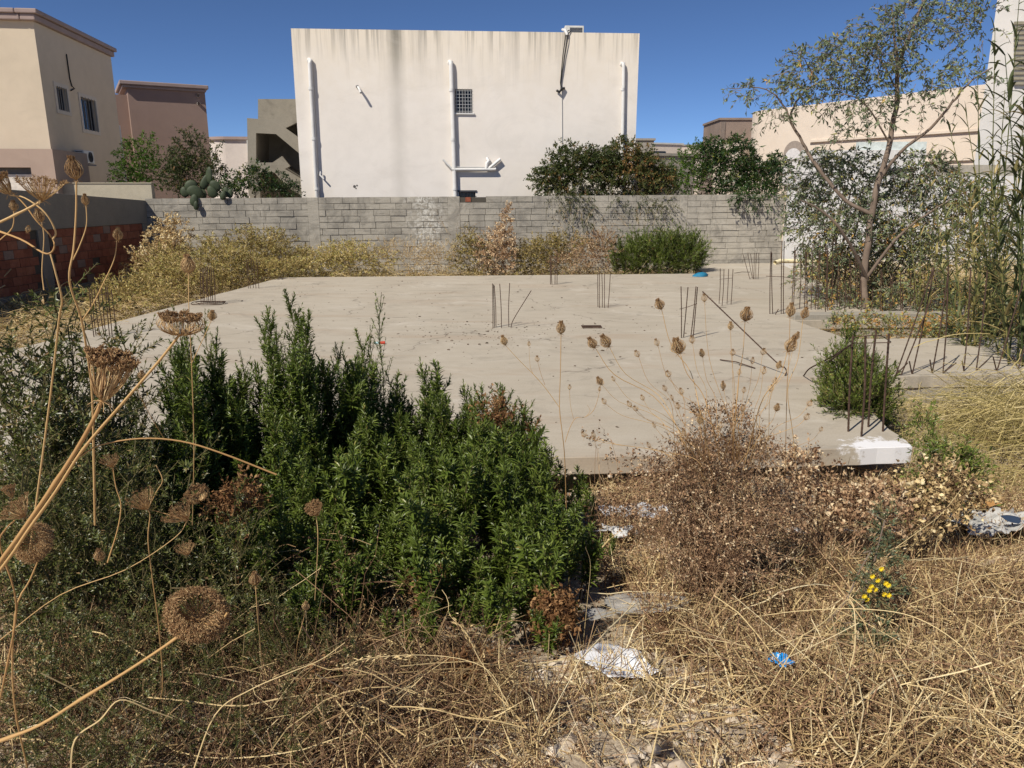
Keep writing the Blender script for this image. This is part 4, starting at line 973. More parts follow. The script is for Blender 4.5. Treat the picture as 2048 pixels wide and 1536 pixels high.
def place_stem(root, me, h0, base, top, name='leafy_stem', spin=None):
    d = top - base; L = d.length; s = L / h0
    q = d.normalized().to_track_quat('Z', 'Y').to_matrix().to_4x4() @ Matrix.Rotation(random.uniform(0, 6.28) if spin is None else spin, 4, 'Z')
    o = link(name, me, root); o.matrix_local = Matrix.Translation(base - Vector(root.location)) @ q @ Matrix.Diagonal((s * random.uniform(.9, 1.1), s * random.uniform(.9, 1.1), s, 1))
    return o
def shrub(name, label, tops, cat='shrub', group='green shrubs of the foreground thicket', force=None, spread=.35, names='leafy_stem'):
    """tops: (px, py, Y) tips; every stem is rooted near the shrub's centre on the ground"""
    tops = [t for t in tops if atY(*t[:3]).z - G(atY(*t[:3]).x, atY(*t[:3]).y) > .14]
    if not tops: return
    W_ = [atY(x, y, Y) for x, y, Y, *_ in tops]; c = sum(W_, Vector()) / len(W_)
    root = empty(name, (c.x, c.y, G(c.x, c.y)), label, cat, group)
    for p, tp in zip(W_, tops):
        kind = tp[3] if len(tp) > 3 else force
        bx = c.x + (p.x - c.x) * (1 - spread) + random.uniform(-.04, .04); by = c.y + (p.y - c.y) * (1 - spread) + random.uniform(-.04, .04)
        b = Vector((bx, by, G(bx, by) - .02)); L = (p - b).length
        if L < .12: continue
        if kind == 'sparse': ms, h0 = T_sparse, 1.6
        elif kind == 'dry': ms, h0 = T_dry, .5
        elif L > 1.25: ms, h0 = T_x, 1.6
        elif L > .78: ms, h0 = T_tall, 1.0
        elif L > .45: ms, h0 = T_mid, .6
        else: ms, h0 = T_low, .36
        place_stem(root, random.choice(ms), h0, b, p, 'dry_stem' if kind == 'dry' else names)
    return root
def jit(lst, n, sx=12, sy=20, dy=25):
    out = list(lst)
    for _ in range(n):
        x, y, Y = random.choice(lst)[:3]; out.append((x + random.gauss(0, sx), y + abs(random.gauss(dy, sy)), Y - random.uniform(0, .35)))
    return out
shrub('green_shrub', 'tall pointed green shrub, the highest spike above the slab', jit([(570,582,4.3),(553,618,4.3),(588,622,4.25),(562,650,4.2),(600,670,4.2),(538,682,4.2),(612,715,4.2),(526,725,4.15),(575,700,4.1),(600,750,4.0),(545,750,4.0),(570,780,3.9)], 7, 16, 20, 60))
shrub('green_shrub', 'slender green shrub with bare reddish upper stem, left of the tallest spike', jit([(352,680,4.0),(338,702,4.0),(384,720,4.0),(368,735,3.9),(322,765,3.9),(402,770,3.9),(345,790,3.8)], 7, 20, 25, 40) + [(370,600,4.0,'sparse'),(378,650,4.0,'sparse')])
shrub('green_shrub', 'thin airy green shrub between the slender one and the tallest spike', jit([(440,700,4.2),(462,745,4.15),(430,760,4.1),(480,745,4.1)], 8, 20, 25, 50) + [(424,618,4.2,'sparse'),(436,655,4.2,'sparse'),(472,700,4.2,'sparse'),(500,735,4.1,'sparse')])
shrub('green_shrub', 'broad green shrub right of the tallest spike with stepped tops', jit([(697,662,4.5),(682,690,4.5),(715,722,4.4),(663,722,4.4),(637,712,4.4),(735,750,4.35),(650,760,4.3),(700,780,4.3)], 10, 22, 25, 40))
shrub('green_shrub', 'pale thin-leaved tall shoot leaning right above the broad shrub', [(766,576,4.6,'sparse'),(748,650,4.6,'sparse'),(738,690,4.55,'sparse'),(726,720,4.5,'sparse')], spread=.8)
shrub('green_shrub', 'narrow green shrub just before the gap in the thicket top', jit([(783,758,4.6),(797,795,4.6),(770,800,4.5)], 4, 12, 20, 40) + [(775,770,4.6,'sparse')])
shrub('green_shrub', 'green shrub with two matching slim spikes right of the gap', jit([(838,735,4.7),(884,735,4.7),(862,753,4.7),(824,805,4.6),(900,800,4.6),(850,800,4.6)], 7, 20, 20, 50))
shrub('green_shrub', 'green shrub with rust-brown dead leaves under its tip', jit([(924,776,4.8),(955,780,4.8),(944,800,4.75),(925,830,4.7)], 6, 16, 20, 50) + [(930,840,4.6,'dry'),(950,850,4.55,'dry'),(925,860,4.5,'dry')])
shrub('green_shrub', 'rounded green shrub at the thicket\'s right shoulder with brown dead clump', jit([(1012,768,4.8),(985,795,4.8),(1045,803,4.8),(1060,838,4.7),(1074,880,4.65),(1085,925,4.6),(1030,850,4.7)], 9, 16, 20, 50) + [(985,812,4.7,'dry'),(1000,830,4.6,'dry'),(1060,850,4.6,'dry'),(965,850,4.6,'dry')])
# rows in front of the back line
rows = [(4.25, 850, 250, 1080), (3.85, 905, 230, 1125), (3.5, 975, 260, 1180), (3.2, 1050, 330, 1205), (2.95, 1120, 480, 1200), (2.72, 1190, 600, 1150)]
labs = {}
def rowlab(r, b):
    rn = ['just below the back line of spikes', 'in the second row', 'in the middle of the thicket', 'below the middle of the thicket', 'low in the thicket', 'at the foot of the thicket']
    cn = ['at its left flank', 'under the tallest spike', 'under the gap', 'at its right flank']
    return f'leafy green shrub {rn[r]}, {cn[b]}'
for ri, (Y, yt, xa, xb) in enumerate(rows):
    xs = np.arange(xa, xb, 33 + ri * 2)
    for b in range(4):
        lo, hi = xa + (xb - xa) * b / 4, xa + (xb - xa) * (b + 1) / 4
        tp = []
        for x in xs[(xs >= lo) & (xs < hi)]:
            for k in range(2):
                if random.random() < .12: continue
                xx = x + random.uniform(-18, 18); yy = yt + random.uniform(-50, 45) + (40 if xx > xb - 60 else 0) + 25 * math.sin(xx * .021 + ri * 2)
                tp.append((xx, yy, Y + random.uniform(-.18, .18)))
        if tp and len(tp) > 1: shrub('green_shrub', rowlab(ri, b), tp, spread=.25)
shrub('green_shrub', 'low green shrub touching the white paper sheet', [(1215,1278,2.55),(1190,1295,2.5),(1165,1300,2.5),(1180,1330,2.42),(1150,1335,2.4),(1130,1310,2.5),(1200,1310,2.5),(1170,1365,2.35),(1135,1365,2.35),(1110,1380,2.3)], spread=.5)
shrub('green_shrub', 'low green shrub at the bottom centre under drooping grass', [(880,1310,2.4),(905,1330,2.35),(850,1335,2.35),(930,1350,2.3),(820,1350,2.3),(870,1370,2.25),(900,1385,2.2),(940,1390,2.2)], spread=.5)
shrub('green_shrub', 'low green shrub beside bent straw stalks, left of the bottom centre one', [(760,1300,2.45),(735,1320,2.4),(790,1330,2.4),(710,1340,2.35),(750,1360,2.3),(780,1380,2.25),(700,1380,2.25)], spread=.5)
shrub('green_shrub', 'small upright green shoots in front of the torn white bag', [(1225,1078,3.7),(1205,1100,3.6),(1215,1125,3.5),(1195,1130,3.45),(1180,1160,3.3),(1200,1180,3.2),(1190,1210,3.1),(1175,1230,3.0)], spread=.3)
shrub('green_shrub', 'green shoots standing alone before the dark gap under the slab', [(1160,950,4.9),(1145,985,4.8),(1170,975,4.8),(1150,1010,4.6),(1120,930,4.9),(1185,1000,4.7)], spread=.3)

# ---- darker small-leaved thicket on the left
def thicket_stem(H=.9):
    mb = MB(); P = bend(H, rng.uniform(0, 6.28), R(80), 9, 0, .03)
    shoot(mb, P, 24, .03, .009, a0=70, a1=35, r=.0045, tint=(.4,.2), seg=1)
    for j in range(16):
        t = .15 + .8 * (j + rng.random()) / 16; i = int(t * 8); f = t * 8 - i; b = P[i] * (1 - f) + P[min(8, i+1)] * f
        ln = (.30 * (1.1 - t) + .07) * rng.uniform(.6, 1.2)
        Q = bend(ln, j * 2.4 + rng.normal(0, .5), R(rng.uniform(15, 60)), 5, .2, .04) + b
        shoot(mb, Q, int(10 + ln * 95), .030, .0095, a0=70, a1=35, r=.002, tint=(.42,.24), seg=1)
    return mb
T_th = [thicket_stem().mesh('thicket_stem', [M['stem_green'], M['thicket']]) for _ in range(5)]
def thick(name, label, tops, **k):
    W_ = [atY(x, y, Y) for x, y, Y in tops]; c = sum(W_, Vector()) / len(W_)
    root = empty(name, (c.x, c.y, G(c.x, c.y)), label, 'shrub', 'dark small-leaved shrubs at the left edge')
    for p in W_:
        b = Vector((c.x + (p.x - c.x) * .7, c.y + (p.y - c.y) * .7, 0)); b.z = G(b.x, b.y) - .02
        if (p - b).length > .15: place_stem(root, random.choice(T_th), .9, b, p, 'leafy_branch')
def rnd(n, x0, x1, y0, y1, Y0, Y1): return [(random.uniform(x0, x1), random.uniform(y0, y1), random.uniform(Y0, Y1)) for _ in range(n)]
thick('dark_shrub', 'tall dark shrub at the left edge, its top reaching the brick wall foot', [(0,575,3.4),(30,560,3.4),(60,585,3.4),(90,600,3.4),(-40,560,3.3),(20,620,3.3),(75,640,3.3),(120,630,3.35),(100,665,3.3)] + rnd(14, -60, 130, 640, 800, 3.0, 3.3))
thick('dark_shrub', 'dark shrub with white-lit leaves beside the leftmost starter bars', [(150,660,3.6),(170,690,3.6),(130,680,3.5),(185,730,3.5),(150,720,3.4),(205,770,3.5),(230,790,3.5)] + rnd(10, 110, 250, 740, 880, 3.1, 3.4))
thick('dark_shrub', 'dark shrub tangle under the largest seed head', rnd(22, 60, 300, 850, 1010, 2.7, 3.1))
thick('dark_shrub', 'dark leafy tangle around the dry nest-shaped seed heads, left edge', rnd(24, -60, 200, 880, 1080, 2.3, 2.7))
thick('dark_shrub', 'dark leafy tangle behind the pair of pale umbrella-shaped heads', rnd(24, 180, 480, 960, 1130, 2.5, 2.9))
thick('dark_shrub', 'low dark tangle around the hollow nest seed head', rnd(24, 250, 620, 1110, 1250, 2.25, 2.6))
thick('dark_shrub', 'low dark tangle above the lowest orange stalk', rnd(20, -60, 300, 1130, 1290, 1.95, 2.3))
thick('dark_shrub', 'low sparse dark tangle at the bottom left corner', rnd(16, -40, 420, 1270, 1400, 1.85, 2.1))

thick('dark_shrub', 'low green-brown leafy growth at the bottom edge, left of the bottom centre shrub', rnd(22, 300, 760, 1330, 1470, 1.75, 2.05))
thick('dark_shrub', 'low leafy growth among bent grey stalks in the bottom left', rnd(20, -30, 330, 1370, 1490, 1.65, 1.85))
thick('dark_shrub', 'dark twiggy growth between the hollow nest head and the green thicket', rnd(18, 480, 760, 1200, 1330, 2.1, 2.4))

# ---- generic crowns from twigs with leaves
def sprays(wood, leaf, S_, D_, Ls, nl, L, W, droop=.3, K=5, tint=(.5,.2), r=.003, wm=0, lm=0, a=55, twig=True, seg=1, curl=.15):
    """S_ (N,3) starts, D_ (N,3) directions: twigs with nl leaves each"""
    N = len(S_); t = np.linspace(0, 1, K)
    D_ = unit(D_); Ls = np.broadcast_to(Ls, (N,))
    P = S_[:, None] + D_[:, None] * (Ls[:, None, None] * t[None, :, None]); P[..., 2] -= droop * Ls[:, None] * t ** 2
    P[:, 1:] += rng.normal(0, .03, (N, K - 1, 3)) * Ls[:, None, None]
    if twig: wood.tubes(P, np.linspace(r, r * .4, K)[None].repeat(N, 0), 3, tint=np.clip(rng.normal(.5, .2, N), 0, 1), mat=wm)
    tt = rng.uniform(.1, 1, (N, nl)); s = tt * (K - 1); i = np.clip(s.astype(int), 0, K - 2); f = (s - i)[..., None]
    ar = np.arange(N)[:, None]; b = P[ar, i] * (1 - f) + P[ar, i+1] * f; T = unit(P[ar, i+1] - P[ar, i])
    b = b.reshape(-1, 3); T = T.reshape(-1, 3); R_ = U3(len(b)); R_ = unit(R_ - T * np.sum(R_ * T, 1, keepdims=True))
    al = np.radians(rng.normal(a, 15, len(b)))[:, None]; d = T * np.cos(al) + R_ * np.sin(al); d[:, 2] -= droop * .5
    sz = rng.uniform(.6, 1.2, len(b)); ti = np.clip(np.repeat(rng.normal(0, tint[1], N), nl) + rng.normal(tint[0], tint[1] * .7, len(b)), 0, 1)
    leaf.leaves(b, unit(d), U3(len(b)), L * sz, W * sz, ti, lm, curl=curl, fold=.15, seg=seg)
def region_pts(regs):
    """regs: (px,py,rx,ry,Y,rY,n) ellipsoids at real distances -> start points and outward directions"""
    S_, D_ = [], []
    for (px, py, rx, ry, Y, rY, n) in regs:
        c = atY(px, py, Y); m = Y / F; v = U3(n) * (rng.uniform(0, 1, (n, 1)) ** .45)
        off = v * np.array([rx * m, rY, ry * m]); S_.append(np.array(c) + off); D_.append(unit(v + np.array([0, 0, .35])) + .5 * U3(n))
    return np.vstack(S_), np.vstack(D_)
def crown(root, regs, lmat, wmat=None, Ls=.25, nl=9, L=.08, W=.03, droop=.3, tint=(.5,.2), r=.004, name='foliage', **k):
    S_, D_ = region_pts(regs); o = np.array(root.location); mb = MB()
    sprays(mb, mb, S_ - o, D_, Ls * rng.uniform(.6, 1.3, len(S_)), nl, L, W, droop, tint=tint, r=r, lm=1, **k)
    return mb.build(name, [wmat or M['stem_green'], lmat], root)
def limb(root, pts, r0, r1, mat, name='limb', ln=None):
    P = np.array([np.array(atY(x, y, Y)) for x, y, Y in pts]) - np.array(root.location)
    P = smooth(P, 4); K = len(P); P[1:-1] += rng.normal(0, .006, (K - 2, 3))
    mb = MB(); mb.tubes(P, np.linspace(r0, r1, K), 7, tint=np.array([.5]))
    return mb.build(name, mat, root, smooth=True)
def plant(name, label, cat, px, Y, z=None, group=None):
    p = atY(px, 600, Y); return empty(name, (p.x, p.y, G(p.x, p.y) if z is None else z), label, cat, group)
def stemsup(root, regs, n, r=.02, name='trunk', mat=None):
    o = np.array(root.location); mb = MB(); S_, _ = region_pts([(*g[:6], max(1, int(g[6] / 25))) for g in regs]); S_ = S_[rng.permutation(len(S_))[:n]] - o
    t = np.linspace(0, 1, 6)[None, :, None]; b = rng.normal(0, .08, (len(S_), 3)) * [1, 1, 0]
    P = b[:, None] * (1 - t) + S_[:, None] * t; P[..., 2] += .15 * np.sin(t[..., 0] * math.pi); P[:, 1:-1] += rng.normal(0, .03, P[:, 1:-1].shape)
    mb.tubes(P, np.linspace(r, r * .3, 6)[None].repeat(len(S_), 0), 5, tint=.5); mb.build(name, mat or M['bark'], root)

def bush(name, label, cat, px, Y, regs, lmat, n=6, br=.018, group=None, z=None, trunk='branch', wmat=None, **k):
    root = plant(name, label, cat, px, Y, z, group); crown(root, regs, lmat, wmat=wmat, **k)
    if n: stemsup(root, regs, n, br, trunk)
    return root
# behind the walls
bush('small_tree', 'bright yellow-green small tree behind the beige wall', 'tree', 272, 26.5, [(275,320,34,38,26.5,.6,170),(250,345,20,25,26.3,.5,70),(300,345,16,25,26.3,.5,60),(300,290,10,14,26.5,.3,24),(262,362,34,14,26.3,.5,60)], M['lime_leaf'], Ls=.28, nl=10, L=.10, W=.04, droop=.15, tint=(.5,.2), trunk='trunk')
bush('pomegranate_tree', 'dark bushy tree before the pink-brown house', 'tree', 375, 26, [(382,340,40,45,26,.6,420),(365,290,14,20,26,.3,40),(395,285,12,18,26,.3,36),(350,345,26,35,26,.5,180),(430,350,14,35,26,.3,120),(372,265,4,10,26,.2,8),(425,300,8,14,26,.2,16)], M['pome'], Ls=.28, nl=9, L=.095, W=.035, droop=.1, tint=(.42,.2), trunk='trunk')
bush('citrus_shrub', 'row-end low glossy shrub under the staircase', 'shrub', 500, 25.6, [(480,372,34,22,25.6,.4,110),(500,352,18,16,25.6,.3,50),(520,345,7,22,25.6,.2,24),(460,385,24,12,25.6,.3,50)], M['citrus'], Ls=.24, nl=9, L=.11, W=.045, droop=.2, trunk='trunk')
bush('citrus_shrub', 'glossy shrub against the white house left corner', 'shrub', 560, 25.8, [(545,378,24,18,25.8,.3,70),(572,380,20,18,25.8,.3,60),(562,358,9,14,25.8,.2,22),(540,355,7,16,25.8,.2,20),(590,376,5,14,25.8,.2,14)], M['citrus'], Ls=.22, nl=9, L=.10, W=.04, droop=.2, trunk='trunk')
bush('pomegranate_tree', 'pomegranate with branches drooping over the wall, before the white house', 'tree', 1160, 26.3, [(1160,345,75,42,26.3,.6,700),(1110,365,40,25,26.1,.4,200),(1140,305,40,14,26.3,.4,70),(1085,352,18,10,26.1,.3,26),(1200,320,30,20,26.3,.4,130)], M['pome'], Ls=.36, nl=14, L=.10, W=.04, droop=.35, tint=(.5,.18), trunk='trunk')
bush('pomegranate_tree', 'pomegranate with orange flowers beside the white house right corner', 'tree', 1260, 26.5, [(1265,350,65,38,26.5,.6,600),(1245,300,22,18,26.5,.4,110),(1290,320,30,20,26.5,.4,70),(1320,365,30,22,26.4,.4,150)], M['pome'], Ls=.36, nl=14, L=.10, W=.04, droop=.35, tint=(.62,.18), trunk='trunk')
for px, regs, lab in ((1155, [(1160,415,26,30,25.0,.12,70),(1140,400,30,14,25.0,.12,40),(1172,440,10,22,25.0,.1,24),(1110,392,24,8,25.1,.15,30)], 'long dark pomegranate branch hanging lowest down the wall face'), (1300, [(1270,405,22,18,25.2,.12,40),(1300,415,34,18,25.2,.12,50),(1330,408,14,20,25.2,.12,26),(1232,405,8,22,25.1,.1,16),(1298,440,8,16,25.2,.1,10)], 'thin fringe of pomegranate twigs hanging over the wall top')):
    bush('hanging_branch', lab, 'branch', px, 25.1, regs, M['pome'], n=0, z=2.1, Ls=.4, nl=10, L=.075, W=.024, droop=.9, tint=(.4,.15))
bush('lemon_tree', 'yellowish-green tree between the pomegranates and the dark mango tree', 'tree', 1375, 27, [(1375,340,36,34,27,.5,170),(1370,370,34,22,26.7,.4,90),(1395,305,20,20,27,.4,50)], M['lime_leaf'], Ls=.3, nl=9, L=.10, W=.04, droop=.25, tint=(.35,.2), trunk='trunk')
bush('mango_tree', 'dense dark green tree with hanging leaves at the wall right end', 'tree', 1460, 26.8, [(1455,335,62,46,26.8,.7,420),(1520,345,44,34,26.6,.6,240),(1425,300,22,20,26.8,.4,70),(1470,290,34,14,26.8,.4,70),(1560,335,20,26,26.4,.4,60),(1490,375,60,20,26.2,.4,160)], M['citrus'], Ls=.32, nl=10, L=.15, W=.042, droop=.5, tint=(.45,.2), trunk='trunk')
bush('hanging_branch', 'tuft of dark leaves drooping over the wall below the dark tree', 'branch', 1490, 25.3, [(1490,396,30,12,25.3,.15,44),(1540,392,20,8,25.4,.15,20)], M['citrus'], n=0, z=2.15, Ls=.25, nl=8, L=.14, W=.04, droop=.8, tint=(.35,.15))
# prickly pear
pc = plant('prickly_pear', 'prickly pear cactus leaning over the left end of the block wall', 'cactus', 400, 24.6, z=1.6)
def pad(px, py, rx, ry, Y, tilt, rz=0.0):
    c = atY(px, py, Y) - pc.location; m = Y / F; nu, nv = 12, 7; V = []
    for j in range(nv + 1):
        ph = -math.pi / 2 + math.pi * j / nv
        for i in range(nu):
            t = 2 * math.pi * i / nu; V.append((math.cos(ph) * math.cos(t) * rx * m, math.cos(ph) * math.sin(t) * .05, math.sin(ph) * ry * m * (1 + .12 * math.sin(ph))))
    V = np.array(V) @ np.array((Matrix.Rotation(rz, 3, 'Z') @ Matrix.Rotation(tilt, 3, 'Y'))).T + np.array(c)
    mb = MB(); mb.add(V, [(j*nu + i, j*nu + (i+1) % nu, (j+1)*nu + (i+1) % nu, (j+1)*nu + i) for j in range(nv) for i in range(nu)]); mb.build('pad', M['cactus'], pc, smooth=True)
for a in ((390,385,16,12,24.0,.4,.3),(382,372,13,10,24.1,-.5,.2),(410,365,8,17,24.3,.5,.4),(418,352,8,16,24.3,.15,-.3),(388,402,8,12,23.85,.2,.1),(392,412,5,9,23.8,.1,.1),(430,372,12,9,24.1,.9,.2),(425,385,9,12,24.0,-.4,.2),(446,392,6,9,23.9,.3,.1),(400,390,12,12,24.2,1.1,.1),(452,385,7,10,24.4,0,0),(370,385,9,10,24.3,-.3,.1),(460,388,6,9,24.4,.2,0)): pad(*a)
# weeds between slab and back wall
WG = 'dry weeds growing between the slab and the block wall'
def weed(name, label, px, Y, regs, mat, **k): return bush(name, label, 'weed', px, Y, regs, mat, n=5, br=.008, group=WG, trunk='stem', wmat=M['straw'], **{**dict(Ls=.24, nl=13, L=.062, W=.024, droop=.1, tint=(.5,.24), r=.003), **k})
M['weed'].name = 'olive_weed'
weed('weed_clump', 'tall rusty dock stalks in the shadowed wall corner', 330, 22.0, [(322.0,496.0,28.0,39.1,22.0,0.4,150),(340.0,466.0,16.0,32.2,22.0,0.3,51),(365.0,476.0,12.0,43.7,22.0,0.3,45),(300.0,526.0,50.0,25.3,21.0,0.5,180),(345.0,451.0,3.0,20.7,22.0,0.1,12),(350.0,496.0,24.0,27.6,21.6,0.4,90)], M['straw'], L=.07, W=.04, tint=(.6,.2))
weed('weed_clump', 'spreading golden weed left of the slab, before the corner', 350, 19.5, [(360.0,556.0,90.0,39.1,18.5,0.8,495),(260.0,586.0,70.0,29.9,16.0,0.8,330),(420.0,516.0,60.0,39.1,20.0,0.7,390),(330.0,526.0,40.0,34.5,20.0,0.6,180)], M['weed'], tint=(.6,.2))
weed('weed_clump', 'round olive mound above the far slab corner', 520, 22.6, [(520.0,496.0,75.0,36.8,22.6,0.5,630),(560.0,516.0,60.0,29.9,22.4,0.4,300),(470.0,526.0,60.0,34.5,21.5,0.5,390)], M['weed'], tint=(.5,.22))
weed('weed_clump', 'low yellow-green weed mat along the slab back edge', 660, 22.8, [(640.0,526.0,60.0,23.0,22.4,0.4,390),(720.0,521.0,70.0,29.9,22.6,0.4,390),(690.0,506.0,50.0,20.7,23.0,0.4,165),(600.0,536.0,50.0,13.8,21.8,0.3,195)], M['weed'], tint=(.72,.2))
weed('weed_clump', 'brownish thin weeds before the whitewashed wall patch', 840, 22.9, [(820.0,514.0,70.0,32.2,23.0,0.4,390),(880.0,516.0,50.0,29.9,23.0,0.4,270),(770.0,496.0,30.0,13.8,23.0,0.3,45)], M['straw'], L=.04, W=.012, tint=(.45,.2), nl=10)
weed('weed_clump', 'olive and tan weed clump with a curved dead spike', 950, 22.9, [(950.0,511.0,50.0,34.5,22.9,0.4,360),(935.0,481.0,16.0,23.0,22.9,0.3,36)], M['weed'], tint=(.45,.25))
weed('weed_clump', 'tall pinkish dock spike rising highest in the weed strip', 1005, 22.8, [(995.0,508.0,38.0,39.1,22.6,0.4,315),(1004.0,474.0,18.0,20.7,22.8,0.2,75),(1012.0,451.0,7.0,20.7,22.8,0.1,30),(1017.0,428.0,3.0,16.1,22.8,0.05,15)], M['rust_twig'], L=.07, W=.035, tint=(.85,.15))
weed('weed_clump', 'dark olive weeds behind the two tight bar pairs', 1080, 23.0, [(1085.0,511.0,60.0,34.5,23.0,0.4,420),(1130.0,496.0,60.0,27.6,23.2,0.4,285),(1060.0,521.0,40.0,25.3,22.6,0.3,210)], M['weed'], tint=(.32,.2))
weed('weed_clump', 'reddish brown dry weed before the green shrub by the wall', 1185, 22.6, [(1185.0,506.0,50.0,36.8,22.8,0.4,360),(1210.0,496.0,30.0,32.2,22.6,0.3,150),(1140.0,526.0,40.0,18.4,22.3,0.3,135)], M['rust_twig'], L=.045, W=.02, tint=(.6,.2))
weed('weed_clump', 'short golden tuft at the left slab edge near the dense bar bundle', 470, 20.5, [(520.0,541.0,50.0,18.4,20.6,0.3,225),(450.0,556.0,30.0,20.7,19.5,0.3,135),(560.0,538.0,30.0,13.8,21.2,0.3,90)], M['weed'], tint=(.6,.2))
weed('weed_clump', 'sparse dead stalks leaning against the block wall', 1240, 23.6, [(1160.0,456.0,60.0,25.3,23.9,0.2,39),(1280.0,456.0,60.0,25.3,24.2,0.2,33),(900.0,466.0,50.0,20.7,23.8,0.2,21)], M['rust_twig'], L=.04, W=.015, nl=6, Ls=.5, tint=(.4,.2))
# green shrub by the back wall
def farshrub(label, tops, h=None):
    W_ = [atY(x, y, Y) for x, y, Y in tops]; c = sum(W_, Vector()) / len(W_)
    root = empty('green_shrub', (c.x, c.y, G(c.x, c.y)), label, 'shrub')
    for p in W_:
        b = Vector((c.x + (p.x - c.x) * .8, c.y + (p.y - c.y) * .8, G(c.x, c.y)))
        place_stem(root, random.choice(T_tall), 1.0, b, p, 'leafy_stem')
    return root
fs = farshrub('fresh green upright shrub against the block wall behind the slab', [(random.uniform(1215, 1405), 0, random.uniform(21.9, 23.6)) for _ in range(0)] + [(x + random.uniform(-5, 5), 480 + 12 * math.sin(x * .13) + random.uniform(-6, 12) + (14 if x < 1245 or x > 1395 else 0), Y + random.uniform(-.3, .3)) for Y in (22.3, 23.2) for x in range(1226, 1408, 16)])
crown(fs, [(1320,518,92,32,22.6,.6,620),(1270,512,40,28,22.6,.4,160),(1370,508,38,30,22.6,.4,200),(1330,495,60,18,22.6,.3,160)], M['inula'], Ls=.34, nl=16, L=.10, W=.022, droop=-.35, tint=(.35,.2), a=35)
fr_ = farshrub('green rosemary-like shrub behind the thick corner bars', [(x + random.uniform(-6, 6), y + random.uniform(-12, 12), Y) for x, y, Y in [(1700,700,8.2),(1725,690,8.3),(1750,705,8.2),(1680,725,8.1),(1770,725,8.1),(1660,745,8.0),(1645,760,7.9),(1700,740,7.9),(1730,730,7.9),(1755,750,7.8),(1780,770,7.8),(1690,770,7.7),(1720,770,7.7),(1745,785,7.6),(1665,790,7.7),(1640,785,7.8),(1710,800,7.5),(1735,810,7.5),(1760,800,7.5),(1785,800,7.6),(1700,660,8.4),(1715,650,8.5),(1650,730,8.1)]])
crown(fr_, [(1710,770,58,60,7.9,.3,420),(1680,740,34,40,8.0,.3,120),(1740,800,46,44,7.6,.25,240),(1690,800,44,30,7.6,.25,140)], M['inula'], Ls=.16, nl=18, L=.045, W=.010, droop=-.3, tint=(.45,.22), a=40)

# ---- young grey-green tree on the right
yt = plant('young_tree', 'young grey-green tree with arching branches before the peach house', 'tree', 1735, 15.0)
Y = 15.0
limb(yt, [(1735,640,Y),(1728,560,Y),(1738,470,Y),(1753,380,Y),(1776,300,Y),(1792,215,Y),(1797,140,Y),(1815,80,Y),(1845,10,Y),(1870,-60,Y)], .075, .02, M['bark'], 'trunk')
limb(yt, [(1797,140,Y),(1790,80,Y+.1),(1782,10,Y+.2)], .03, .012, M['bark'])
limb(yt, [(1757,362,Y),(1800,305,Y-.2),(1860,258,Y-.4),(1905,205,Y-.6),(1935,168,Y-.7),(1985,135,Y-.8)], .035, .012, M['bark'])
limb(yt, [(1745,430,Y),(1690,400,Y+.1),(1632,330,Y+.2),(1606,285,Y+.3),(1582,244,Y+.3),(1592,205,Y+.3),(1632,168,Y+.3),(1700,150,Y+.2)], .04, .012, M['bark'])
limb(yt, [(1582,244,Y+.3),(1560,200,Y+.3),(1520,175,Y+.3),(1465,178,Y+.3)], .02, .006, M['bark'])
limb(yt, [(1632,168,Y+.3),(1610,120,Y+.3),(1590,100,Y+.3)], .012, .005, M['bark'])
limb(yt, [(1780,290,Y),(1740,220,Y-.2),(1700,190,Y-.3),(1660,190,Y-.3)], .018, .006, M['bark'])
limb(yt, [(1794,180,Y),(1760,120,Y+.2),(1720,100,Y+.2)], .018, .006, M['bark'])
limb(yt, [(1735,560,Y),(1690,470,Y-.5),(1640,420,Y-.6),(1600,400,Y-.7)], .035, .01, M['bark'])
limb(yt, [(1730,560,Y),(1790,480,Y-.3),(1850,430,Y-.5),(1900,400,Y-.6)], .035, .01, M['bark'])
tr = dict(Ls=.28, nl=7, L=.105, W=.034, droop=.55, tint=(.42,.17), r=.0065, wmat=M['bark'])
crown(yt, [(1640,130,75,34,Y,.7,90),(1570,185,70,28,Y+.2,.5,74),(1725,110,80,50,Y,.7,165),(1790,60,80,45,Y,.7,150),(1870,30,80,32,Y,.6,110),(1705,185,80,26,Y,.5,75),(1735,235,50,26,Y-.2,.4,36),(1700,265,40,16,Y-.2,.3,22),(1870,130,70,40,Y-.3,.6,62),(1925,165,50,40,Y-.5,.5,42),(1965,40,40,50,Y-.3,.5,46),(1495,178,34,12,Y+.3,.3,16),(1545,238,22,14,Y+.3,.2,12),(1625,215,40,16,Y+.2,.3,16),(1845,205,40,26,Y-.4,.4,26),(1590,110,14,20,Y+.3,.2,10),(1760,160,90,30,Y,.5,50)], M['euca'], **tr)
lt = plant('leafy_sapling', 'low spreading grey-green sapling crown before the white wall', 'tree', 1660, 16.5)
crown(lt, [(1640,335,60,34,16.5,.6,130),(1690,390,90,50,16,.8,230),(1620,440,40,60,16.3,.5,190),(1710,460,90,44,15.5,.7,220),(1780,400,70,50,15.5,.7,200),(1840,340,60,34,15.2,.5,150),(1700,330,60,24,16,.5,110),(1595,380,20,30,16.3,.3,50),(1880,400,60,60,15.2,.6,190)], M['euca'], **{**tr, 'tint': (.52,.22)})
stemsup(lt, [(1690,390,90,50,16,.8,180)], 7, .03)
ys = plant('yellowing_shrub', 'grey-green shrub turning yellow and orange behind the paired bars', 'shrub', 1720, 16.2)
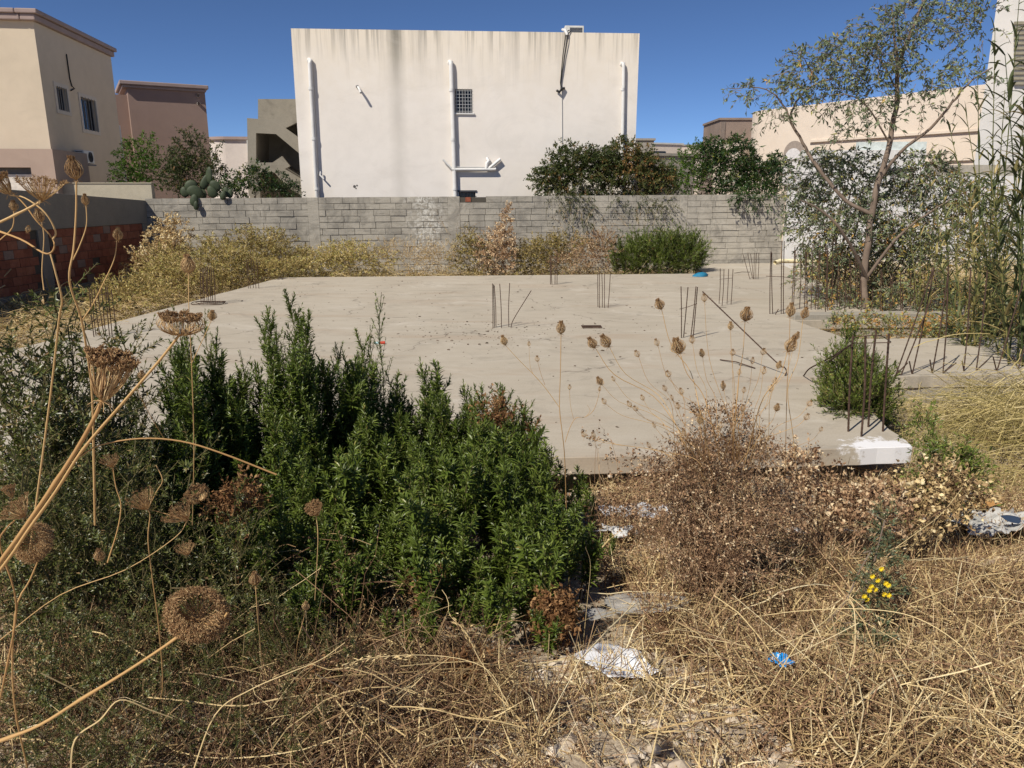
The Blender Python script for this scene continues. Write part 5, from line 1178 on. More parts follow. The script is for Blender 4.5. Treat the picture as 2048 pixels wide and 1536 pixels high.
crown(ys, [(1660,520,60,34,16.4,.5,190),(1720,540,90,34,16.2,.6,280),(1800,510,80,46,15.6,.6,290),(1620,560,40,16,16.3,.4,40),(1700,590,80,14,15.6,.5,80),(1880,480,70,60,15,.7,280),(1840,580,80,24,14.6,.6,110),(1760,480,60,30,15.6,.5,90),(1950,420,60,60,15,.6,200),(2010,480,50,60,14.5,.6,160)], M['euca'], **{**tr, 'tint': (.66,.24), 'L': .09})
stemsup(ys, [(1720,540,90,30,16.2,.6,170),(1880,480,70,60,15,.7,280)], 8, .022)
# creeping plants between the beams
bush('creeper', 'orange-green creeping plants on the ground between the two beams', 'creeper', 1900, 12.8, [(1800,655,110,10,12.6,.5,150),(1950,650,110,18,12.6,.5,210),(1720,640,50,8,13.0,.3,50),(1880,672,120,6,12.3,.2,110),(2030,640,60,30,12.4,.4,130),(1680,650,30,8,12.9,.3,36)], M['euca'], n=0, Ls=.2, nl=9, L=.06, W=.024, droop=.1, tint=(.8,.22))
bush('creeper', 'leafy creeper over the rear beam behind the bars', 'creeper', 1800, 15.6, [(1700,615,90,10,15.2,.5,90),(1830,610,110,16,15,.6,150),(1960,600,100,34,14.6,.6,220)], M['euca'], n=0, Ls=.22, nl=8, L=.075, W=.028, droop=.1, tint=(.6,.3))

# ---- giant reeds
def reed(label, base, tips, nleaf=16, L=.55, W=.036, dead=0.0, tint=(.4,.2)):
    x, Y = base; p = atY(x, 600, Y); root = empty('giant_reed', (p.x, p.y, G(p.x, p.y)), label, 'reed', 'giant reeds at the right edge')
    for (tx, ty, tY) in tips:
        tip = np.array(atY(tx, ty, tY) - root.location); b = np.array([random.uniform(-.12, .12), random.uniform(-.12, .12), -.02])
        t = np.linspace(0, 1, 12)[:, None]; P = b + (tip - b) * t; P[:, 2] += .10 * np.linalg.norm(tip) * np.sin(t[:, 0] * math.pi) * .4
        mb = MB(); mb.tubes(P, np.linspace(.013, .004, 12), 6, tint=.45 + .4 * random.random(), mat=1)
        n = int(nleaf * 1.8); tt = np.sort(rng.uniform(.10, 1, n)); s = tt * 11; i = np.clip(s.astype(int), 0, 10); f = (s - i)[:, None]; bb = P[i] * (1 - f) + P[i+1] * f; T = unit(P[i+1] - P[i])
        az = (np.arange(n) % 2) * math.pi + rng.normal(0, .7, n); Rr = np.stack([np.cos(az), np.sin(az) * .7, np.zeros(n)], 1)
        al = np.radians(rng.normal(38, 12, n))[:, None]; d = unit(T * np.cos(al) + Rr * np.sin(al))
        # arching blades made as strips
        K = 7; u = np.linspace(0, 1, K); Ll = L * rng.uniform(.55, 1.15, n) * (1.15 - .5 * tt)
        C = bb[:, None] + d[:, None] * (Ll[:, None] * u)[..., None]; C[..., 2] -= (Ll[:, None] * .55 * u ** 2.2) * rng.uniform(.4, 1.2, n)[:, None]
        sd_ = unit(np.cross(d, [0, 0, 1.])); w = W * np.array([.5, .95, 1, .9, .68, .38, .03]) / 2
        Lf = C + sd_[:, None] * w[None, :, None]; Rt = C - sd_[:, None] * w[None, :, None]; Cm = C.copy(); Cm[..., 2] -= w[None] * .5
        V = np.stack([Lf, Cm, Rt], 2).reshape(n, -1, 3); q = []
        for k in range(K - 1):
            q += [(3*k, 3*k+1, 3*k+4, 3*k+3), (3*k+1, 3*k+2, 3*k+5, 3*k+4)]
        ti = np.where(rng.random(n) < dead, rng.uniform(.85, 1, n), np.clip(rng.normal(*tint, n), 0, .8))
        mb.add(V.reshape(-1, 3), (np.array(q)[None] + (np.arange(n) * 3 * K)[:, None, None]).reshape(-1, 4), np.repeat(ti, 3 * K), 1)
        mb.build('cane', [M['straw'], M['reed']], root)
reed('tall giant reed clump whose tips pass the picture top, right edge', (1985, 11.6), [(1990,60,11.4),(2040,-20,11.2),(1955,150,11.6),(2010,180,11.3),(2080,90,11.0)], 20, .6, .036, .12, (.35,.2))
reed('reed clump leaning right over the long peach house', (2010, 12.6), [(1930,215,12.6),(1985,265,12.4),(2050,230,12.2),(1900,260,12.8)], 18, .55, .034, .15)
reed('shorter reeds with yellow dead blades before the white wall', (1930, 13.2), [(1880,300,13.2),(1920,330,13),(1960,350,12.8),(1860,360,13.4),(2000,330,12.8)], 16, .5, .03, .4, (.6,.2))
reed('low tan reeds along the near beam at the right edge', (2010, 12.2), [(1990,420,12.2),(2030,400,12),(1960,470,12.4),(2050,460,11.8),(1925,440,12.8)], 15, .45, .026, .7, (.75,.15))
reed('big-bladed giant reeds leaning in from the right edge, nearest ones', (2060, 9.9), [(2010,110,9.8),(2050,200,9.7),(1975,300,10.0),(2075,20,9.6),(2030,330,9.8)], 20, .62, .045, .15, (.3,.2))
reed('mixed green and tan reeds standing behind the tall leaning bars', (1960, 11.2), [(1940,380,11.2),(1985,430,11.0),(1905,440,11.3),(2030,480,11.0),(1960,520,10.9),(1870,500,11.4),(2050,540,10.8)], 18, .5, .032, .45, (.6,.2))
reed('pale grassy reeds crossing the near beam at the right edge', (2030, 10.4), [(2000,560,10.3),(2045,520,10.2),(1970,600,10.4),(2080,590,10.2)], 18, .42, .02, .8, (.7,.15))
reed('thin reed standing alone before the white wall corner', (1604, 21.5), [(1604,440,21.5),(1598,455,21.5)], 8, .6, .04, .1, (.3,.15))
reed('small reeds in the yellowing shrub', (1850, 14.0), [(1840,400,14),(1815,430,14),(1870,420,13.8),(1890,380,13.8)], 14, .42, .026, .5, (.6,.2))
# ---- wild carrots
def ball_head(n):
    """old umbel closed into a fuzzy nest with a hollow in its crown"""
    mb = MB(); K = 8; u = np.linspace(0, 1, K)
    for fr, m in ((1.0, 60), (.9, 50)):
        ph = np.arange(m) * 2 * math.pi / m + rng.normal(0, .1, m); r = (.66 * np.sin(np.pi * (u * .80 + .0)) ** .8) * fr; z = .95 * u ** 1.25
        ln = rng.uniform(.88, 1.06, m)[:, None]; P = np.stack([r[None] * ln * np.cos(ph)[:, None], r[None] * ln * np.sin(ph)[:, None], z[None] * ln], -1); P[:, 1:] += rng.normal(0, .014, (m, K - 1, 3))
        mb.tubes(P, np.linspace(.016, .008, K)[None].repeat(m, 0), 3, tint=np.clip(rng.normal(.6, .15, m), 0, 1))
    N = 5200; uu = rng.uniform(.42, 1.0, N); ph = rng.uniform(0, 6.28, N); rr = .66 * np.sin(np.pi * uu * .80) ** .8 + rng.normal(.03, .045, N); zz = .95 * uu ** 1.25 + rng.normal(0, .035, N)
    C = np.stack([rr * np.cos(ph), rr * np.sin(ph), zz], 1); mb.bits(C, rng.uniform(.018, .036, N), np.clip(rng.normal(.42, .2, N), 0, 1))
    D = unit(U3(1600) + unit(C[:1600] - [0, 0, .5])); mb.tubes(np.stack([C[:1600], C[:1600] + D * .07], 1), .0045, 3, tint=np.clip(rng.normal(.55, .2, 1600), 0, 1))
    a = np.arange(9) * .7; P = np.stack([np.zeros((9, 3)), np.stack([.18 * np.cos(a), .18 * np.sin(a), np.full(9, -.02)], 1), np.stack([.30 * np.cos(a), .30 * np.sin(a), np.full(9, -.14)], 1)], 1); mb.tubes(P, .008, 3, tint=.6)
    return mb
def umbel(kind, n=34, ped=9, seed=1, bit=.035):
    """umbel of unit height, opening upward (+z)"""
    mb = MB(); K = 7; u = np.linspace(0, 1, K)
    if kind == 'ball': return ball_head(n)
    rings = {'closed': [(1.0, n), (.55, n // 2)], 'nest': [(1.0, n), (.72, n // 2)], 'fan': [(1.0, n), (.6, n // 2), (.25, n // 5)], 'cup': [(1.0, n), (.65, n // 2), (.3, n // 4)]}[kind]
    for fr, m in rings:
        ph = np.arange(m) * 2 * math.pi / m + rng.normal(0, .12, m)
        if kind == 'closed': r = .42 * np.sin(np.pi * u ** .8 * .88) * fr; z = u * .92
        elif kind == 'nest': r = (.80 * np.sin(np.pi * u ** .9 * .68)) * fr; z = .72 * u ** 1.3
        elif kind == 'fan': r = (.85 * u ** .9 - .06 * u ** 3) * fr; z = .80 * u ** 1.1 + .12 * (1 - fr) * u
        else: r = (.53 * u ** .62) * fr - .05 * u ** 3; z = .85 * u + .10 * (1 - fr) * u
        ln = rng.uniform(.84, 1.1, m)[:, None]
        P = np.stack([r[None] * ln * np.cos(ph)[:, None], r[None] * ln * np.sin(ph)[:, None], z[None] * ln], -1)
        P[:, 1:] += rng.normal(0, .012, (m, K - 1, 3))
        mb.tubes(P, np.linspace(.017, .009, K)[None].repeat(m, 0), 3, tint=np.clip(rng.normal(.62, .16, m), 0, 1))
        E = P[:, -1]; T = unit(P[:, -1] - P[:, -2] + np.array([0, 0, .02]))
        # umbellets
        D = unit(np.repeat(T, ped, 0) + .75 * U3(m * ped)); S_ = np.repeat(E, ped, 0); Lp = rng.uniform(.08, .16, m * ped)[:, None]
        mb.tubes(np.stack([S_, S_ + D * Lp], 1), .005, 3, tint=np.clip(rng.normal(.5, .2, m * ped), 0, 1))
        Q = S_ + D * Lp; mb.bits(Q, rng.uniform(bit * .6, bit, len(Q)), np.clip(rng.normal(.33, .2, len(Q)), 0, 1))
        Q = S_ + D * Lp * .5; mb.bits(Q, rng.uniform(bit * .5, bit * .8, len(Q)), np.clip(rng.normal(.42, .2, len(Q)), 0, 1))
    if kind == 'closed' and n > 20:
        v = U3(260) * rng.uniform(.45, 1, (260, 1)) * [.34, .34, .40] + [0, 0, .52]; mb.bits(v, rng.uniform(.03, .055, 260), np.clip(rng.normal(.25, .18, 260), 0, 1))
        w_ = unit(v - [0, 0, .1]); mb.tubes(np.stack([v, v + w_ * .12], 1), .006, 3, tint=np.clip(rng.normal(.35, .2, 260), 0, 1))
    # bracts under the umbel
    a = np.arange(9) * .7; P = np.stack([np.zeros((9, 3)), np.stack([.18 * np.cos(a), .18 * np.sin(a), np.full(9, -.02)], 1), np.stack([.30 * np.cos(a), .30 * np.sin(a), np.full(9, -.14)], 1)], 1)
    mb.tubes(P, .008, 3, tint=.6)
    return mb
UM = {k: [umbel(k, n, p, bit=bt).mesh('umbel_' + k, M['carrot']) for _ in range(2)] for k, n, p, bt in (('closed', 30, 12, .05), ('nest', 60, 22, .045), ('fan', 44, 10, .03), ('cup', 46, 20, .042), ('ball', 1, 1, 1))}
UMs = [umbel('closed', 18, 4, bit=.05).mesh('umbel_small', M['carrot']) for _ in range(2)]
def carrot(label, root_at, stems, heads, r=.0022, group='dry wild carrots with seed heads'):
    """root_at (px, Y) ground point; stems: lists of (px,py,Y) from tip to foot; heads: (px,py,Y,h_px,kind,(dx,dz,dy))"""
    p = atY(root_at[0], 900, root_at[1]); root = empty('wild_carrot', (p.x, p.y, G(p.x, p.y)), label, 'wild carrot', group)
    for st in stems:
        rr = r
        if not isinstance(st[0], tuple): rr = st[0]; st = st[1:]
        P = [np.array(atY(x, y, Y) - root.location) for x, y, Y in st]
        if len(st) > 0 and st[-1][1] > 9000: pass
        Q = smooth(P, 4); K = len(Q); rad = np.linspace(rr * .65, rr, K)
        rad = rad * (1 + .25 * (rng.random(K) < .08))
        mb = MB(); mb.tubes(Q, rad, 5, tint=np.array([random.uniform(.3, .8)])); mb.build('stem', M['carrot_stem'], root, smooth=True)
    for (x, y, Y, hp, kind, d) in heads:
        base = atY(x, y, Y) - root.location; h = hp * Y / F
        me = random.choice(UMs if kind == 's' else UM[kind]); q = Vector((d[0], d[2], d[1])).to_track_quat('Z', 'Y').to_matrix().to_4x4()
        o = link('seed_head', me, root); o.matrix_local = Matrix.Translation(base) @ q @ Matrix.Rotation(random.uniform(0, 6), 4, 'Z') @ Matrix.Diagonal((h * random.uniform(.82, 1.15), h * random.uniform(.82, 1.1), h * random.uniform(.9, 1.08), 1))
    return root
# very near ones, left
carrot('nearest wild carrot with the largest brush-like seed head, thick pale stalk', (-140, 1.05), [
    [.0036, (205,800,.86),(186,842,.86),(150,905,.87),(98,985,.88),(40,1070,.9),(-20,1160,.93),(-110,1350,1.0),(-140,1750,1.05)]],
    [(205,803,.86,104,'cup',(.28,.95,.12))])
carrot('wild carrot whose brown nest head faces the slab, stalk arching out of it', (-100, 1.25), [
    [.0030, (360,668,1.12),(318,722,1.12),(240,812,1.12),(165,900,1.12),(110,985,1.13),(30,1100,1.15),(-60,1260,1.2),(-100,1620,1.25)],
    [.0016, (160,913,1.12),(200,890,1.13),(280,877,1.14),(360,882,1.15),(440,905,1.16),(553,949,1.18)]],
    [(362,670,1.12,50,'nest',(.10,.97,-.1))])
carrot('wild carrot with a hollow nest head seen from above, bright orange stalk', (-160, 1.0), [
    [.0028, (393,1246,.92),(330,1292,.92),(250,1345,.92),(160,1400,.93),(80,1450,.94),(0,1482,.95),(-160,1540,1.0)],
    [.0014, (395,1243,.92),(435,1250,.9),(455,1225,.9)]],
    [(396,1243,.92,86,'ball',(.25,.72,-.55))])
carrot('wild carrot with an open umbrella head above the brick wall', (-120, 1.5), [
    [.0028, (83,402,1.3),(50,420,1.3),(0,444,1.3),(-120,500,1.35),(-240,800,1.45)],
    [.0018, (22,382,1.32),(50,410,1.32),(72,440,1.32),(100,470,1.33),(109,490,1.33),(102,505,1.33),(85,505,1.33),(40,478,1.35),(-40,450,1.4)],
    [.0018, (20,390,1.32),(50,396,1.32),(90,425,1.32),(111,462,1.33),(106,478,1.33)],
    [.0022, (101,508,1.33),(112,548,1.33),(124,600,1.35),(118,640,1.4),(100,800,1.5),(60,1100,1.6)]],
    [(84,402,1.3,46,'fan',(.15,.98,-.1)),(20,388,1.32,38,'cup',(-.45,.8,-.2))])
carrot('upright wild carrot with a closed egg-shaped head against the cream house', (190, 1.75), [
    [.0026, (153,362,1.5),(152,430,1.5),(147,500,1.5),(139,545,1.5),(143,580,1.52),(162,635,1.55),(174,705,1.6),(185,800,1.65),(190,1050,1.75)],
    [.0014, (172,408,1.5),(173,450,1.5),(160,490,1.5),(146,520,1.5)],
    [.0014, (234,480,1.55),(228,520,1.55),(205,570,1.55),(185,610,1.56),(165,640,1.56)],
    [.0012, (83,444,1.5),(88,475,1.5),(84,540,1.5),(88,580,1.5)],
    [.0012, (28,420,1.5),(25,455,1.5),(0,480,1.5)]],
    [(153,360,1.5,40,'closed',(-.1,1,0)),(172,411,1.5,20,'closed',(0,1,0)),(236,481,1.55,23,'closed',(.1,1,0)),(83,444,1.5,26,'closed',(-.2,1,0)),(29,422,1.5,20,'closed',(0,1,0)),(55,465,1.5,14,'s',(.3,1,0))])
carrot('wild carrot in the left thicket with paired umbrella heads side by side', (305, 2.0), [
    [.0018, (292,1018,1.7),(300,1030,1.7),(296,1080,1.72),(305,1160,1.75),(318,1260,1.8),(325,1380,1.9),(305,1420,2.0)],
    [.0013, (375,1040,1.7),(350,1075,1.7),(250,1140,1.72),(120,1190,1.75),(0,1280,1.8)],
    [.0013, (296,1018,1.7),(312,985,1.7),(325,960,1.7),(312,930,1.7)],
    [.0013, (305,1020,1.7),(340,1030,1.7),(372,1040,1.7)]],
    [(296,1018,1.7,38,'fan',(-.2,.9,-.35)),(376,1040,1.7,38,'fan',(-.5,.8,-.3)),(400,1000,1.75,30,'nest',(-.2,.9,-.3)),(375,1110,1.8,26,'fan',(-.1,1,-.2))])
carrot('wild carrot with two dry nest heads low against the left edge', (60, 1.7), [
    [.0020, (80,1090,1.35),(76,1120,1.36),(60,1160,1.38),(30,1230,1.4),(28,1400,1.5),(60,1560,1.7)],
    [.0020, (30,1040,1.3),(10,1060,1.3),(0,1090,1.3),(28,1180,1.32),(30,1250,1.35),(0,1400,1.4)],
    [.0016, (225,930,1.6),(232,975,1.6),(242,1010,1.6),(235,1060,1.6),(215,1125,1.6)]],
    [(82,1092,1.35,52,'ball',(.0,.62,-.72)),(50,1035,1.3,40,'fan',(-.5,.8,-.2)),(225,935,1.6,26,'fan',(-.1,1,-.2)),(24,995,1.5,26,'cup',(-.2,1,0)),(200,1122,1.7,26,'closed',(0,1,0))])
carrot('wild carrot with reddish heads at the thicket centre', (520, 2.6), [
    [.0016, (511,1172,2.1),(515,1230,2.1),(522,1300,2.2),(526,1340,2.3)],
    [.0013, (611,1222,2.1),(604,1250,2.1),(596,1280,2.1),(590,1330,2.2)],
    [.0016, (632,1030,2.2),(636,1080,2.2),(630,1200,2.3)]],
    [(511,1170,2.1,30,'closed',(0,1,0)),(611,1220,2.1,20,'closed',(.1,1,0)),(634,1030,2.2,34,'cup',(-.1,.8,-.5)),(378,545,1.3,34,'closed',(0,1,0)),(423,640,2.4,20,'closed',(.2,1,0))])
# stem of the blurred head before the bars
carrot('wild carrot with a pale closed head in front of the dense bar bundle', (385, 2.6), [[.0018, (377,546,2.0),(378,620,2.0),(383,720,2.1),(388,900,2.3),(385,1050,2.6)],[.0012,(423,640,2.1),(412,665,2.1),(396,700,2.1),(384,725,2.1)],[.0012,(284,756,2.1),(276,780,2.1),(300,830,2.2),(330,880,2.3)]], [(378,548,2.0,34,'closed',(0,1,0)),(423,641,2.1,18,'closed',(.1,1,0)),(284,758,2.1,18,'closed',(.1,1,0))])

# mid-distance plants over the slab
Ya = 3.3
carrot('slender wild carrot with one red-brown head and bare side branches, over open slab', (1135, 3.5), [
    [.0022, (1122,668,Ya),(1121,740,Ya),(1119,815,Ya),(1125,870,Ya),(1130,930,Ya+.05),(1135,1100,3.5)],
    [.0016, (1010,690,Ya),(1040,722,Ya),(1066,748,Ya),(1090,775,Ya),(1119,815,Ya)],
    [.0008, (1058,692,Ya),(1060,730,Ya),(1066,748,Ya)],[.001, (1075,722,Ya),(1082,748,Ya),(1090,770,Ya)],
    [.0014, (1202,768,Ya),(1195,800,Ya),(1186,822,Ya),(1170,834,Ya),(1152,836,Ya),(1140,855,Ya),(1130,885,Ya)],
    [.0009, (1139,778,Ya),(1141,810,Ya),(1147,838,Ya)],[.0009,(1175,810,Ya),(1180,822,Ya),(1172,833,Ya)]],
    [(1122,668,Ya,26,'closed',(0,1,0)),(1011,690,Ya,18,'closed',(-.35,1,0)),(1058,692,Ya,9,'s',(0,1,0)),(1075,723,Ya,12,'s',(-.1,1,0)),(1202,770,Ya,13,'s',(.1,1,0)),(1199,782,Ya,9,'s',(0,1,0)),(1139,779,Ya,10,'s',(0,1,0))])
def fan_plant(label, rx, ry, rY, items, g='dry wild carrots with seed heads'):
    """each head on its own thin stem curving in to a common crown point (rx,ry)"""
    stems, heads = [], []
    for x, y, w in items:
        Y = rY + random.uniform(-.25, .25); mx = rx + (x - rx) * .45 + random.uniform(-8, 8); my = y + (ry - y) * .5
        fx = rx + random.uniform(-45, 45); stems.append([.0019 if w > 18 else .0011, (x, y + w * .45, Y), ((x * 2 + mx) / 3, y + (my - y) * .6, Y), (mx, my, Y), (fx + (mx - fx) * .5, my + (ry - my) * .6, rY), (fx, ry + 40, rY + .1)])
        heads.append((x, y + w * .5, Y, w * 1.12, 'closed' if w > 13 else 's', (max(-.6, min(.6, (x - mx) / 120)), 1, 0)))
    carrot(label, (rx, rY), stems, heads, group=g)
fan_plant('wild carrot with the biggest red-brown head beside the tied bar cluster', 1440, 880, 2.95, [(1360,692,30),(1323,609,19),(1332,776,12),(1364,783,12),(1339,747,13),(1385,680,13),(1405,707,14),(1409,597,13)])
fan_plant('wild carrot with paired red-brown heads leaning left over the slab', 1395, 900, 3.1, [(1190,685,22),(1218,683,22),(1203,762,14),(1229,757,10),(1262,808,12),(1211,802,12),(1274,816,11),(1287,795,11),(1277,707,13),(1316,685,13)])
fan_plant('wild carrot with a high round head crossing the long leaning bar', 1470, 880, 3.05, [(1490,630,25),(1461,653,14),(1447,772,14),(1465,705,12),(1487,780,11),(1485,816,13),(1478,745,10),(1525,703,13),(1504,722,11)])
fan_plant('wild carrot with a heavy head beside the curved foot of the leaning bar', 1500, 900, 2.9, [(1575,690,28),(1590,672,14),(1540,776,13),(1552,815,15),(1555,730,14),(1548,762,12),(1610,833,13),(1616,806,12),(1526,742,13)])
fan_plant('wild carrot with twin round heads at the slab notch', 1560, 930, 3.3, [(1580,622,22),(1606,627,20),(1640,858,9),(1485,818,10)])
fan_plant('wild carrot with small dark heads close above the brown bush', 1420, 930, 3.0, [(1357,812,12),(1400,840,16),(1370,866,12),(1310,850,10),(1440,850,13),(1345,795,9),(1170,868,12),(1190,870,11),(1300,890,11)])

# ---- brown dry bush at the slab edge and other dry clumps
def twiggy(name, label, cat, foot, regs, n, mat, r=.0022, leaf=None, nl=6, L=.016, W=.008, wob=.05, group=None, tint=(.5,.2), Ls=.12, nspr=500):
    p = atY(foot[0], foot[1], foot[2]); p.z = G(p.x, p.y); root = empty(name, p, label, cat, group); o = np.array(p)
    S_, _ = region_pts([(*g[:6], int(g[6])) for g in regs]); S_ = S_ - o
    ends = S_[rng.permutation(len(S_))[:n]]; K = 8; t = np.linspace(0, 1, K)[None, :, None]; b = rng.normal(0, .06, (len(ends), 3)) * [1, 1, 0]
    P = b[:, None] + (ends - b)[:, None] * t; P[..., 2] += .12 * np.sin(t[..., 0] * math.pi) * rng.uniform(-.3, 1, (len(ends), 1)); P[:, 1:] += rng.normal(0, wob * .25, (len(ends), K - 1, 3))
    mb = MB(); mb.tubes(P, np.linspace(r, r * .4, K)[None].repeat(len(ends), 0), 4, tint=np.clip(rng.normal(.6, .2, len(ends)), 0, 1)); mb.build('stem', mat, root)
    mb = MB(); Sx = S_[:nspr]; sprays(mb, mb, Sx, U3(len(Sx)) + [0, 0, .4], Ls * rng.uniform(.5, 1.4, len(Sx)), nl, L, W, .05, tint=tint, r=r * .35, a=60)
    mb.build('twigs', leaf or mat, root)
    return root
twiggy('dry_bush', 'reddish brown dead bush rising in front of the slab edge', 'bush', (1420, 1180, 3.1), [(1420,920,90,50,3.3,.25,640),(1430,1020,120,80,3.2,.3,800),(1500,900,70,36,3.3,.2,260),(1340,960,60,46,3.2,.2,260),(1440,1110,150,60,3.0,.3,420),(1330,1060,70,50,3.1,.2,160),(1540,1040,70,60,3.2,.2,240),(1460,835,60,20,3.4,.15,90),(1400,830,40,20,3.4,.15,50)], 240, M['rust_twig'], nspr=3000, L=.013, W=.008, nl=7, Ls=.11, tint=(.42,.27), wob=.09)
twiggy('dry_bush', 'grey-brown dead bush with curled leaves before the whitewashed corner', 'bush', (1650, 1120, 3.6), [(1620,1000,110,34,3.9,.3,500),(1740,1010,90,34,3.8,.3,400),(1600,930,50,30,4.0,.2,110),(1560,1010,90,50,3.6,.3,300),(1690,930,90,20,3.9,.2,60)], 90, M['rust_twig'], nspr=1100, L=.026, W=.016, nl=6, Ls=.12, tint=(.65,.25))
twiggy('dry_bush', 'dark seedy dead stalks beside the slender wild carrot', 'bush', (1230, 1060, 4.2), [(1190,885,40,20,4.3,.1,16),(1260,930,60,30,4.2,.2,40),(1260,1010,80,30,4.0,.3,200)], 26, M['rust_twig'], nspr=240, L=.018, W=.012, nl=6, Ls=.1, tint=(.35,.2))
twiggy('dry_bush', 'dead thistle clump with tan round bits at the right slope', 'bush', (1800, 1080, 3.8), [(1830,1010,90,36,4.0,.3,300),(1900,980,60,36,4.1,.3,260),(1880,920,40,30,4.5,.3,80)], 60, M['straw'], nspr=560, L=.03, W=.02, nl=5, Ls=.14, tint=(.4,.25))
# brown dead clumps inside the green thicket
for lab, px, py, Yc, n in (('rust-brown dead leaf clump low in the green thicket', 860, 1180, 3.0, 260), ('brown withered clump between two green shrubs', 990, 835, 4.55, 160), ('tan dried flower clusters in the green thicket right flank', 1075, 985, 4.1, 200), ('pale tan dried clusters above the left dark tangle', 470, 1000, 2.9, 160), ('brown leaf litter pocket at the right foot of the thicket', 1110, 1230, 2.75, 320), ('pale brown seed clusters at the bottom centre', 940, 1370, 2.25, 220), ('dried brown stems at the bottom left of the thicket', 640, 1400, 2.15, 420)):
    twiggy('dead_clump', lab, 'dead plant', (px, py + 80, Yc), [(px, py, 45, 45, Yc, .12, n)], 14, M['inula_dry'], nspr=n, L=.022, W=.012, nl=7, Ls=.08, tint=(.55,.25))
# grey-green shrubs on the right slope
bush('green_shrub', 'green shrub on the grassy slope below the near beam', 'shrub', 1880, 5.6, [(1890,940,40,50,5.2,.2,130),(1860,1000,50,40,4.8,.2,130),(1920,960,40,60,5.2,.2,100),(1850,860,30,20,5.8,.2,30)], M['inula'], n=5, br=.006, Ls=.16, nl=12, L=.045, W=.012, droop=.05, tint=(.5,.2), trunk='stem')
fl = bush('flowering_weed', 'upright weed with bright yellow flowers in the dry tangle', 'weed', 1755, 2.75, [(1768,1050,10,50,3.0,.03,36),(1765,1120,14,50,2.9,.04,40),(1755,1180,34,30,2.75,.06,50),(1740,1300,50,70,2.5,.1,90)], M['euca'], n=5, br=.004, Ls=.07, nl=9, L=.022, W=.006, droop=.1, tint=(.25,.15), trunk='stem')
for x, y in ((1762,1137),(1744,1152),(1742,1172),(1750,1178),(1771,1166),(1776,1170),(1728,1192),(1733,1198),(1777,1190),(1768,1188),(1755,1160),(1738,1180)):
    c = np.array(atY(x, y, 2.66 + random.uniform(-.03, .03)) - fl.location); mb = MB(); n = 9; a = np.arange(n) * .7
    D = np.stack([np.cos(a), -.5 + .1 * rng.normal(size=n), np.sin(a)], 1); mb.leaves(np.repeat(c[None], n, 0), unit(D), np.tile([[0, -1., .3]], (n, 1)), np.full(n, .013), np.full(n, .006), .5, 0, seg=1)
    mb.build('flower', M['yellow'], fl)
x, y = 1541, 1041; c = onground(x, y)
o = plant('small_yellow_flower', 'single small yellow flower in dry twigs below the slab edge', 'flower', 1541, 3.6); c = np.array(atY(x, y, 3.6) - o.location); mb = MB(); a = np.arange(8) * .785
mb.leaves(np.repeat(c[None], 8, 0), np.stack([np.cos(a), np.full(8, -.5), np.sin(a)], 1), np.tile([[0, -1., .3]], (8, 1)), np.full(8, .015), np.full(8, .007), .5, 0, seg=1); mb.build('flower', M['yellow'], o)
mb = MB(); mb.tubes(np.array([c, [c[0] * .3, c[1] * .3, c[2] * .5], [0, 0, 0]]), .0015, 4); mb.build('stem', M['stem_green'], o)

